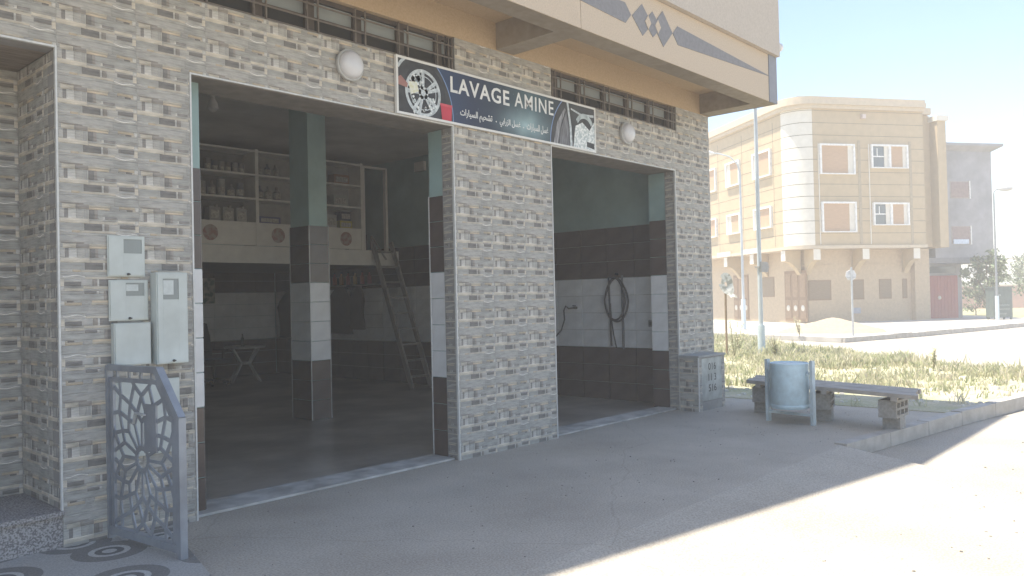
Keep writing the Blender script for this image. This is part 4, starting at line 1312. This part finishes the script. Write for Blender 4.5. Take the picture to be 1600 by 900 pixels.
# windows of the left face (shutter and pale strip painted as sunlit reveal)
def lwin(v0, v1, z0, z1):
    f = .09
    w_ = fbox("window", wfr, -.13, .01, v0, v0 + f, z0, z1)
    fbox("window_frame", wfr, -.13, .01, v1 - f, v1, z0, z1, w_)
    fbox("window_frame", wfr, -.13, .01, v0 + f, v1 - f, z1 - f, z1, w_)
    fbox("window_frame", wfr, -.15, .01, v0 + f, v1 - f, z0, z0 + .06, w_)
    fbox("shutter", shut, -.03, -.002, v0 + f, v1 - f - .35, z0 + .06, z1 - f, w_)
    fbox("sunlit_reveal_strip", cream2, -.035, -.002, v1 - f - .35, v1 - f, z0 + .061, z1 - f - .001, w_)
for v0, v1 in ((2.02, 3.85), (5.3, 6.9), (8.15, 9.8)):
    lwin(v0, v1, 7.8, 9.2); lwin(v0 + .05, v1, 5.05, 6.2)
for v in (1.9, 5.15, 8.0): fbox("vertical_joint", groove, -.006, .004, v - .03, v, Z2 + .15, 10.5)
for v in (4.0, 7.1): fbox("recessed_panel", M("panel_shade_paint", (.50, .39, .25), .9), -.008, .004, v - .9, v + .1, 9.62, 9.95)
# ground floor, set back under the jutting storeys
G = .9
gf = slab([(G, VE), (G, G + .3), (G + .3, G), (7.3, G), (7.3, 8.0), (7.0, VE)], -.3, Z2 - .065).build("ground_floor_wall", sandst, fh)
fbox("ground_end_wall", sandst, 7.31, 8.2, G - .3, 8, -.3, Z2 - .07)
def gwin(u0, u1, z0, z1):
    w_ = fbox("window", wooddoor, u0, u1, G - .012, G + .01, z0, z1)
    fbox("shutter", M("brown_slat_shutter", (.25, .18, .115), .7, (.20, .145, .09), 5, stretch=(1, 1, 14)), u0 + .05, u1 - .05, G - .02, G - .0125, z0 + .05, z1 - .05, w_)
for u0, u1 in ((1.2, 2.52), (3.75, 4.45), (5.35, 6.1), (6.75, 7.05)): gwin(u0, u1, 1.18, 2.22)
for u0, u1, zz in ((.9, 2.7, 2.95), (3.6, 6.4, 2.98)): fbox("render_lip", sandst, u0, u1, G - .05, G + .01, zz, zz + .05)
fbox("meter_plate", M("grey_blue_plate", (.36, .37, .42), .6), 3.75, 4.2, G - .03, G + .01, .45, .75)
fbox("wall_light", M("pinkish_bulb", (.60, .50, .46), .4), 3.85, 4.05, -.2, -.001, 10.40, 10.6)
def gdoor(v0, v1, z0, z1):
    d = fbox("door", wooddoor, G - .03, G + .01, v0, v1, z0, z1)
    n = 3
    for i in range(n):
        w0 = v0 + (v1 - v0) * i / n
        fbox("door_panel", M("door_panel_wood", (.33, .21, .12), .6), G - .045, G - .031, w0 + .1, w0 + (v1 - v0) / n - .1, z0 + 1.25, z1 - .15, d)
        fbox("door_panel", MATS["door_panel_wood"], G - .045, G - .031, w0 + .1, w0 + (v1 - v0) / n - .1, z0 + .15, z0 + 1.1, d)
        k = MB(); c = fp(G - .05, w0 + (v1 - v0) / n / 2, z0 + .68); k.lathe([(.16, 0), (.10, .03), (.02, .05)], c, -U, 10); k.build("door_boss", cream2, d)
gdoor(.55, 2.55, .12, 2.75); gdoor(6.35, 8.1, .12, 2.72)
w_ = fbox("window", wooddoor, G - .012, G + .01, 3.6, 5.0, 1.4, 2.5); fbox("shutter", MATS["brown_slat_shutter"], G - .02, G - .0125, 3.66, 4.94, 1.45, 2.45, w_)
# brackets carrying the upper floor
def bracket(u, v, du, dv):
    w2 = .16
    k = MB()
    pr = [(0, Z2 - .07), (0, Z2 - .62), (.30, Z2 - .72), (.62, Z2 - 1.0), (.86, Z2 - 1.35), (.89, Z2 - .07)]
    ax = Vector((du, dv))
    pts = []
    for d_, zz in pr:
        pts.append(fp(u + du * d_ - dv * w2, v + dv * d_ - du * w2, zz))
    k.prism(pts, (U * dv + V * du) * (2 * w2))
    br = k.build("bracket", cream, fh)
    k = MB()
    a = fp(u - du * .03 - dv * .19, v - dv * .03 - du * .19, Z2 - .62)
    k.obox(a, (U * dv + V * du) * .38, (U * du + V * dv) * .028, (0, 0, .54)) if du == 0 else k.obox(a, (U * du + V * dv) * .028, (U * dv + V * du) * .38, (0, 0, .54))
    k.build("bracket_cap", cream2, br)
for u in (1.15, 3.95, 6.95): bracket(u, -.005, 0, 1)
for v in (1.15, 4.3, 7.3): bracket(-.005, v, 1, 0)
for v in (4.3, 7.3): fbox("cap_ledge", cream2, -.14, -.105, v - .8, v + .8, Z2 - .05, Z2 + .22)
k = MB(); k.tube([fp(1.2, 1.5, 11.4), fp(1.2, 1.5, 11.85), fp(2.0, 1.5, 11.85), fp(2.0, 1.5, 11.4)], .03, 6); k.build("roof_rail", M("blue_grey_rail", (.25, .33, .42), .5), fh)

# unfinished grey house next to it
gh = thing("grey_house", "unfinished grey concrete house with a red garage door, right of the cream house", "house", tuple(fp(11, 1, 0)))
gcm = M("raw_grey_render", (.38, .38, .40), .95, (.28, .28, .30), .7, .2, 20, big=.5)
fbox("upper_wall", gcm, 8.95, 12.66, 1.0, 9, 3.30, 9.05, gh)
k = MB()
P0 = [fp(8.9, 1.0, 9.05), fp(12.66, 1.0, 9.05), fp(12.66, 9, 9.05), fp(8.9, 9, 9.05)]
P1 = [fp(8.9, .6, 9.30), fp(13.1, .6, 9.30), fp(13.1, 9, 9.30), fp(8.9, 9, 9.30)]
k.hexa(P0 + P1); k.prism([p + Vector((0, 0, .001)) for p in P1], (0, 0, .14)); k.build("cornice", gcm, gh)
fbox("floor_slab", M("dark_grey_slab", (.22, .22, .23), .9), 8.2, 12.7, .95, 9, 3.0, 3.299, gh)
fbox("ground_floor_wall", gcm, 8.2, 11.35, 1.9, 9, -.3, 2.999, gh)
for z0, z1 in ((6.5, 7.42), (4.02, 5.0)):
    w_ = fbox("window", M("old_window_frame", (.33, .29, .27), .7), 9.98, 11.22, .985, 1.01, z0, z1, gh)
    fbox("pane", M("reddish_shutter", (.27, .20, .19), .6), 10.04, 11.14, .975, .984, z0 + .05, z1 - .04, w_)
    fbox("window_edge", wfr, 11.16, 11.22, .93, .984, z0 - .02, z1 + .02, w_)
fbox("window_sill", M("blue_white_bundle", (.60, .68, .80), .7), 10.05, 11.0, .9, .974, 4.03, 4.28, gh)
gd = fbox("garage_door", M("red_garage_door", (.36, .09, .085), .6, (.31, .07, .07), 5, stretch=(8, 8, 1)), 9.0, 11.05, 1.86, 1.899, -.1, 2.36, gh)
for i in range(9): fbox("door_rib", MATS["red_garage_door"], 9.1 + .215 * i, 9.14 + .215 * i, 1.845, 1.859, -.05, 2.3, gd)
k = MB(); k.lathe([(.11, 0), (.09, .03), (.01, .04)], fp(9.85, 1.845, 1.15), -V, 10); k.build("door_emblem", cream2, gd)
fbox("side_door", MATS["red_garage_door"], 8.25, 8.62, 1.88, 1.899, -.1, 2.35, gh)
fbox("transom_window", dglass, 9.0, 11.0, 1.88, 1.899, 2.5, 2.85, gh)
fbox("door_surround", M("pale_grey_surround", (.44, .44, .44), .9), 8.64, 8.98, 1.85, 1.899, -.1, 2.45, gh)

# ------------------------------------------------------------------ far background
wb = thing("white_building", "long low white building far away at the right edge", "building", (128, 17, 0))
wm = M("far_white_render", (.78, .77, .74), .9, (.72, .71, .68), 1)
k = MB(); k.obox((121, 24, -.1), (11, -26, 0), (20, 8, 0), (0, 0, 5.6)); k.build("wall", wm, wb)
k = MB(); k.obox((121.3, 21, 5.6), (8, -19, 0), (14, 6, 0), (0, 0, 1.5)); k.build("upper_wall", wm, wb)
k = MB(); k.obox((123.5, 16, 7.1), (6, -14, 0), (8, 4, 0), (0, 0, .7)); k.build("roof_parapet", M("far_grey_roof", (.48, .48, .47), .9), wb)
for i in range(7):
    k = MB(); k.obox((122.0 + 1.2 * i, 21.6 - 2.84 * i, 3.6), (.7, -1.65, 0), (-.04, -.02, 0), (0, 0, .8)); k.build("window", dglass, wb)
pw = thing("pink_wall", "low pinkish garden wall beyond the vacant plot at the far right", "wall", (80, 8, 0))
k = MB(); k.obox((75, 14, -.1), (14, -22, 0), (.3, .2, 0), (0, 0, 1.9)); k.build("wall", M("pink_wall_paint", (.46, .25, .21), .9, (.38, .21, .18), 2), pw)
k = MB(); k.obox((74.95, 14, 1.801), (14.1, -22, 0), (.4, .3, 0), (0, 0, .12)); k.build("coping", cream2, pw)
kb = thing("metal_kiosk", "dark green metal cabinet on short legs with pale scrawls on the far pavement", "kiosk", (46.15, 2.85, 0), atan2(-.742, .67))
km = M("dark_green_metal", (.09, .13, .12), .55, (.065, .095, .09), 5)
k = MB(); k.box(-.46, .46, 0, .7, .14, 1.62); k.build("body", km, kb, False, False)
k = MB(); k.box(-.50, .50, -.04, .74, 1.621, 1.68); k.build("roof", km, kb, False, False)
for x in (-.4, .4):
    for y in (.05, .62):
        k = MB(); k.box(x - .04, x + .04, y - .03, y + .03, .02, .139); k.build("foot", km, kb, False, False)
scr = M("pale_scrawl", (.46, .50, .50), .6)
for i, (z, a) in enumerate(((1.25, .2), (.75, .6), (.55, .6), (.32, .45))):
    k = MB(); k.tube([(-.3 + a * j / 14, -.004, z + .05 * sin(j * 2.2 + i)) for j in range(15)], .008, 5); k.build("scrawl", scr, kb, False, False)

# trees
def tree(name, label, loc, h, r, n, cols, seed, trunk_h=None, group=None, squash=1.0, leaf=.13):
    rg = random.Random(seed)
    t = thing(name, label, "tree", loc, 0, group)
    th_ = trunk_h or h * .35
    k = MB()
    tops = []
    k.tube([(0, 0, -.1), (.04 * h * .2, .0, th_ * .5), (0.02, .03, th_)], [.045 * h * .5, .035 * h * .5, .03 * h * .5], 8)
    for i in range(6):
        a = 2 * pi * i / 6 + rg.uniform(-.3, .3)
        e_ = Vector((cos(a) * r * rg.uniform(.4, .75), sin(a) * r * rg.uniform(.4, .75), th_ + (h - th_) * rg.uniform(.35, .8)))
        k.tube([(0.02, .03, th_ * rg.uniform(.75, 1)), tuple(e_ * .5 + Vector((0, 0, th_ * .35))), tuple(e_)], [.02 * h * .5, .012 * h * .5, .005 * h], 6)
        tops.append(e_)
    k.build("trunk", M("bark_brown", (.16, .12, .09), .95, (.10, .075, .055), 6), t, True, False)
    k = MB()
    cl = []
    for i in range(26):
        b_ = rg.choice(tops)
        cl.append(b_ + Vector((rg.gauss(0, r * .32), rg.gauss(0, r * .32), rg.gauss(0, (h - th_) * .16 * squash))))
    for i in range(n):
        c = rg.choice(cl)
        p = c + Vector((rg.gauss(0, r * .14), rg.gauss(0, r * .14), rg.gauss(0, r * .12)))
        if p.z < th_ * .5: continue
        d = Vector((rg.uniform(-1, 1), rg.uniform(-1, 1), rg.uniform(-.6, 1))).normalized()
        x = d.orthogonal().normalized()
        y = d.cross(x)
        a_, b2 = leaf * rg.uniform(.6, 1.3), leaf * rg.uniform(.3, .6)
        k.add([p - x * a_, p - y * b2, p + x * a_, p + y * b2], [(0, 1, 2, 3)], rg.choice(cols))
    k.build("crown", M("leaf_green", (1, 1, 1), .6, (.75, .75, .75), 1.5, attr="Col"), t, False, False)
GRN = [(.11, .16, .08), (.14, .19, .10), (.10, .13, .07), (.18, .22, .12)]
tree("street_tree", "dark leafy tree at the right edge of the grey house", (48.0, 3.9, 0), 3.6, .95, 1300, GRN, 1, 1.5)
tree("street_tree", "pale green tree behind the metal cabinet at the far right", (70, 5.6, 0), 4.2, 1.7, 1600, GRN[1:], 2, 1.0)
tree("street_tree", "taller tree cut by the right edge of the picture", (66, 1.9, 0), 5.6, 2.0, 1800, GRN, 3, 1.6)
tree("shrub", "low dark shrub left of the metal cabinet", (58, 6.6, 0), 1.9, 1.3, 1200, GRN, 4, .3)
tree("shrub", "rounded shrub right of the metal cabinet", (56, 2.2, 0), 2.2, 1.4, 1300, GRN, 5, .3)
k = MB()
k.prism([(44, 4.9, -.145), (47, .8, -.145), (60, -8, -.145), (105, -12, -.145), (118, 22, -.145), (70, 26, -.145)], (0, 0, .04))
struct(k.build("vacant_plot", M("dry_grass_field", (.34, .30, .17), .95, (.22, .23, .10), .6, .5, 8)))

# ------------------------------------------------------------------ street furniture
polem = M("pale_blue_white_pole", (.50, .54, .57), .45, (.44, .48, .51), 4)
def lamp_post(label, loc, top, yaw, arm, baseh, r, polem=polem, headm=None):
    t = thing("street_lamp", label, "street lamp", loc, 0, "street lamps along the streets")
    k = MB(); k.cyl((0, 0, 0), (0, 0, baseh), r * 1.75, r * 1.75, 18); k.build("base_sleeve", M("light_blue_sleeve", (.56, .64, .69), .45, (.50, .58, .63), 5), t, True, False)
    k = MB(); k.cyl((0, 0, baseh - .001), (0, 0, top), r * 1.1, r * .75, 16); k.build("pole", polem, t, True, False)
    k = MB(); k.cyl((0, 0, 0), (0, 0, .03), r * 3, r * 3, 16); k.build("foot_plate", M("foot_plate", (.50, .50, .48), .7), t, False, False)
    dx, dy = cos(yaw), sin(yaw)
    k = MB(); k.tube([(0, 0, top - .01), (dx * arm * .08, dy * arm * .08, top + arm * .35), (dx * arm * .35, dy * arm * .35, top + arm * .62), (dx * arm * .75, dy * arm * .75, top + arm * .74), (dx * arm, dy * arm, top + arm * .76)], r * .6, 8); k.build("arm", polem, t, True, False)
    k = MB()
    q = Vector((dx * arm, dy * arm, top + arm * .76))
    k.lathe([(.05, -.1), (.10, .05), (.14, .3), (.12, .55), (.02, .68)], q, (dx, dy, .05), 12)
    k.build("lamp_head", headm or M("lamp_head_white", (.74, .74, .72), .4), t, True, False)
    return t
L1 = lamp_post("thick pale lamp post with a sign plate, standing in the weeds", (19.6, 3.29, .01), 7.6, atan2(.742, -.67), 1.2, .78, .054)
k = MB(); k.box(-.16, .20, -.13, -.09, 2.14, 2.40); k.box(-.085, .085, -.0895, .085, 2.25, 2.29)
pl = k.build("sign_plate", M("grey_street_plate", (.34, .33, .32), .7, (.28, .27, .26), 9), L1, False, False)
k = MB(); k.add([(.201, -.13, 2.14), (.201, -.13, 2.40), (.29, -.13, 2.27), (.201, -.09, 2.14), (.201, -.09, 2.40), (.29, -.09, 2.27)], [(0, 2, 1), (3, 4, 5), (0, 1, 4, 3), (1, 2, 5, 4), (2, 0, 3, 5)]); k.build("plate_point", MATS["grey_street_plate"], pl, False, False)
lamp_post("slim pale lamp post with its arm curving left", (33.15, 10.37, .02), 6.9, atan2(.742, -.67), 1.25, 1.35, .055)
lamp_post("slim lamp post at the grey house's right corner", (45.4, 2.97, .02), 6.25, atan2(-.742, .67), .3, 1.2, .05, M("grey_steel_pole", (.22, .24, .26), .5), M("grey_lamp_head", (.50, .50, .49), .5))
# round road sign seen from behind
rs = thing("road_sign", "round white road sign seen from behind on a thin post before the cream house", "road sign", (29.3, 4.35, .02))
vw = Vector((.72, .69, 0)).normalized()
k = MB(); k.cyl((0, 0, 0), (0, 0, 2.45), .035, n=10); k.build("post", M("galvanised_post", (.50, .52, .54), .4, metal=.5), rs, True, False)
k = MB(); k.lathe([(.20, 0), (.205, .008), (.20, .016)], -vw * -.04 + Vector((0, 0, 2.16)), vw, 8); k.build("sign_plate", M("sign_back_white", (.70, .70, .69), .5, (.52, .52, .51), 8), rs, False, False)
k = MB(); k.bar(Vector((0, 0, 2.08)) - Vector((.69, -.72, 0)) * .15, Vector((0, 0, 2.08)) + Vector((.69, -.72, 0)) * .15, .03, .03); k.build("clamp", MATS["galvanised_post"], rs, False, False)
# bent torn sign beside the building corner
bs = thing("bent_sign", "crumpled round white sign on a rusty post by the building's corner", "road sign", (19.28, 4.10, .01))
k = MB(); k.cyl((0, 0, 0), (0.0, 0, 1.62), .032, n=8); k.build("post", M("rusty_post", (.34, .25, .17), .8, (.24, .17, .11), 9), bs, True, False)
rt = Vector((.67, -.742, 0))
vwd = Vector((.743, .669, 0))
def bsp(a, b): return rt * a + Vector((0, 0, 1.86 + b)) - vwd * (.05 + .25 * a * a + .18 * max(0, -b) ** 2 * 4)
k = MB()
nr = 5
vs_, fs_ = [], []
for j in range(nr + 1):
    for i in range(24):
        a = 2 * pi * i / 24
        r = .06 + (.30 - .06) * j / nr
        vs_.append(bsp(r * .62 * cos(a) + .10 * max(0, -sin(a)) * r * 3, r * sin(a)))
for j in range(nr):
    for i in range(24):
        if 9 <= i <= 11 and j > 2: continue
        fs_.append((j * 24 + i, j * 24 + (i + 1) % 24, (j + 1) * 24 + (i + 1) % 24, (j + 1) * 24 + i))
k.add(vs_, fs_); k.add([v - vwd * .006 for v in vs_], [f[::-1] for f in fs_])
k.build("sign_plate", M("crumpled_white_metal", (.66, .66, .63), .5, (.34, .34, .30), 7, lo=.42, hi=.56), bs, True, False)
k = MB(); k.prism([bsp(.05, -.26), bsp(.16, -.25), bsp(.30, -.33), bsp(.24, -.30), bsp(.27, -.37), bsp(.16, -.34), bsp(.10, -.36)], -vwd * .006); k.build("torn_flap", MATS["crumpled_white_metal"], bs, False, False)

# sand pile
k = MB()
rg = random.Random(9)
n, mrow = 22, 7
vs_, fs_ = [(0, 0, .56)], []
for j in range(1, mrow + 1):
    f = j / mrow
    for i in range(n):
        a = 2 * pi * i / n
        r = 2.5 * f * (1 + .12 * sin(a * 3 + 1) + .06 * rg.uniform(-1, 1))
        vs_.append((r * cos(a), r * sin(a) * .8, max(-.02, .56 * (1 - f ** 1.1) + .03 * rg.uniform(-1, 1)) if j < mrow else -.03))
fs_ += [(0, 1 + i, 1 + (i + 1) % n) for i in range(n)]
for j in range(mrow - 1):
    for i in range(n): fs_.append((1 + j * n + i, 1 + (j + 1) * n + i, 1 + (j + 1) * n + (i + 1) % n, 1 + j * n + (i + 1) % n))
k.add(vs_, fs_)
sp2 = k.build("sand_pile", M("sand", (.36, .295, .215), .95, (.29, .24, .175), 8, .4, 30), None, True)
sp2.location = (32.4, 6.2, .02)
tag(sp2, "low heap of sand on the pavement in front of the cream house", "sand pile")

# ------------------------------------------------------------------ weeds, grass, rubble
def in_poly(x, y, P):
    c = False
    j = len(P) - 1
    for i in range(len(P)):
        if (P[i][1] > y) != (P[j][1] > y) and x < (P[j][0] - P[i][0]) * (y - P[i][1]) / (P[j][1] - P[i][1]) + P[i][0]: c = not c
        j = i
    return c
rg = random.Random(11)
gcols = [(.47, .48, .29), (.54, .53, .34), (.62, .58, .42), (.40, .43, .24), (.68, .63, .48), (.58, .56, .39)]
def blade(k, x, y, z, h, c, wdt=.012, lean=.9):
    a = rg.uniform(0, 2 * pi)
    dx, dy = cos(a), sin(a)
    l = h * rg.uniform(.05, lean)
    b = rg.uniform(0, 2 * pi)
    ex, ey = -sin(b) * wdt, cos(b) * wdt
    k.add([(x - ex, y - ey, z), (x + ex, y + ey, z), (x + dx * l * .4 + ex * .8, y + dy * l * .4 + ey * .8, z + h * .6), (x + dx * l * .4 - ex * .8, y + dy * l * .4 - ey * .8, z + h * .6), (x + dx * l, y + dy * l, z + h)],
          [(0, 1, 2, 3), (3, 2, 4)], c)
k = MB()
cnt = 0
while cnt < 5600:
    x, y = rg.uniform(11.3, 28), rg.uniform(-3.4, 14)
    if not in_poly(x, y, waste) or (y > 1 + (x - 11) * .75): continue
    edge = min(1, max(0, (x - 12.2 - .3 * rg.random() + .25 * max(0, y)) / 3.2))
    den = .5 + .5 * sin(x * 1.1 + 2 * sin(y * .7)) * cos(y * .9)
    if rg.random() > edge * (.10 + .90 * den ** 1.6) + .02: continue
    cnt += 1
    hb = rg.uniform(.04, .24) * (.4 + .7 * den) * (1.6 if rg.random() < .06 else 1)
    c0 = rg.choice(gcols)
    for _ in range(rg.randint(5, 8)):
        s = rg.uniform(.75, 1.2)
        blade(k, x + rg.gauss(0, .06), y + rg.gauss(0, .06), .008, hb * rg.uniform(.6, 1.25), tuple(q * s for q in c0), .005 + .0005 * x)
leafm = M("weed_green", (1, 1, 1), .7, (.8, .8, .8), 2.0, attr="Col")
_t = leafm.node_tree
_p = _t.nodes["Principled BSDF"]
_tr = _t.nodes.new("ShaderNodeBsdfTranslucent")
_ms = _t.nodes.new("ShaderNodeMixShader")
_ms.inputs[0].default_value = .6
_t.links.new(_p.inputs["Base Color"].links[0].from_socket, _tr.inputs[0])
_t.links.new(_p.outputs[0], _ms.inputs[1])
_t.links.new(_tr.outputs[0], _ms.inputs[2])
_t.links.new(_ms.outputs[0], _t.nodes["Material Output"].inputs["Surface"])
k.build("grass", leafm, None, False, True, kind="stuff")
k = MB()
def pebble(k, x, y, z, r, c):
    o = [(rg.uniform(.7, 1.1) * r, rg.uniform(.7, 1.1) * r, rg.uniform(.5, .8) * r) for _ in range(1)][0]
    ph = rg.uniform(0, 6)
    vs = [(x + o[0] * cos(ph + 1.257 * i) * rg.uniform(.8, 1.1), y + o[1] * sin(ph + 1.257 * i) * rg.uniform(.8, 1.1), z + o[2] * .1) for i in range(5)]
    vs2 = [(x + o[0] * .65 * cos(ph + 1.257 * i), y + o[1] * .65 * sin(ph + 1.257 * i), z + o[2] * rg.uniform(.7, 1)) for i in range(5)]
    k.add(vs + vs2, [(i, (i + 1) % 5, 5 + (i + 1) % 5, 5 + i) for i in range(5)] + [(5, 6, 7, 8, 9)], c)
for i in range(1500):
    x, y = rg.uniform(11.4, 17.5), rg.uniform(-3.3, 4)
    if not in_poly(x, y, waste): continue
    if rg.random() > math.exp(-abs(x - 12.6 + .2 * y) / 1.1): continue
    v = rg.uniform(.8, 1.1)
    pebble(k, x, y, .005, rg.uniform(.015, .06) * (2.0 if rg.random() < .06 else 1), (.60 * v, .57 * v, .50 * v))
k.build("rubble", M("pale_rubble", (1, 1, 1), .9, (.8, .8, .8), 12, attr="Col"), None, False, True, kind="stuff")
k = MB()
for i in range(420):
    x, y = rg.uniform(2.5, 11.3), rg.uniform(-3.8, -.15)
    z = 0 if y > -2.5 else -.146 * min(1, (-2.5 - y) / 1.2)
    if y < -2.5 and x > 8.4: continue
    v = rg.uniform(.5, 1.1)
    pebble(k, x, y, z + .001, rg.uniform(.003, .010), (.34 * v, .32 * v, .29 * v))
for i in range(500):
    x, y = rg.uniform(4, 17), rg.uniform(-7, -3.9)
    v = rg.uniform(.4, 1.1)
    pebble(k, x, y, -.149, rg.uniform(.004, .014), (.36 * v, .34 * v, .30 * v))
k.build("grit", MATS["pale_rubble"], None, False, True, kind="stuff")
def weed(label, loc, h, n, seed):
    r2 = random.Random(seed)
    t = thing("weed_plant", label, "weed", loc, 0, "tall weeds on the waste ground")
    k, lf = MB(), MB()
    for i in range(n):
        a, l = r2.uniform(0, 6.28), r2.uniform(.08, .3) * h
        hh = h * r2.uniform(.65, 1.05)
        pts = [(0, 0, 0), (cos(a) * l * .4, sin(a) * l * .4, hh * .5), (cos(a) * l, sin(a) * l, hh)]
        k.tube(pts, [.008, .006, .003], 5)
        for j in range(14):
            f = r2.uniform(.2, 1)
            p = Vector((cos(a) * l * f, sin(a) * l * f, hh * f))
            b = r2.uniform(0, 6.28)
            d = Vector((cos(b), sin(b), r2.uniform(.2, .9))).normalized() * r2.uniform(.05, .11)
            s = d.cross(Vector((0, 0, 1))).normalized() * .018
            lf.add([p, p + d * .5 + s, p + d, p + d * .5 - s], [(0, 1, 2, 3)], r2.choice(gcols))
    k.build("stem", M("weed_stem", (.26, .24, .13), .8), t, False, False)
    lf.build("leaves", leafm, t, False, False)
weed("tall stalky weed right of the crumpled sign's post", (18.6, 3.55, .01), .95, 6, 1)
weed("slender weed standing between the crumpled sign and the slim lamp post", (20.3, 4.25, .01), .75, 5, 2)
weed("bushy weed close behind the thick lamp post's foot", (18.9, 2.6, .01), .6, 9, 3)
weed("leafy weed beside the sand heap at the pavement edge", (28.6, 6.0, .01), .7, 9, 4)
weed("small upright weed in the grass above the bench's right end", (17.2, -1.35, .01), .45, 7, 5)
weed("green tuft growing at the corner of the stone-tiled cabinet", (12.7, 1.2, .01), .45, 10, 6)

# ------------------------------------------------------------------ volume of haze added to imitate a lens-flare veil
hm_ = bpy.data.materials.new("flare_veil_haze")
hm_.use_nodes = True
hn = hm_.node_tree
hn.nodes.clear()
ho = hn.nodes.new("ShaderNodeOutputMaterial")
hv = hn.nodes.new("ShaderNodeVolumePrincipled")
hv.inputs["Color"].default_value = (.95, .95, .96, 1)
hv.inputs["Density"].default_value = .0048
hv.inputs["Anisotropy"].default_value = 0.0
hn.links.new(hv.outputs[0], ho.inputs["Volume"])
k = MB(); k.box(-40, 175, -40, 75, -1.2, 13)
k.build("haze", hm_, kind="stuff")
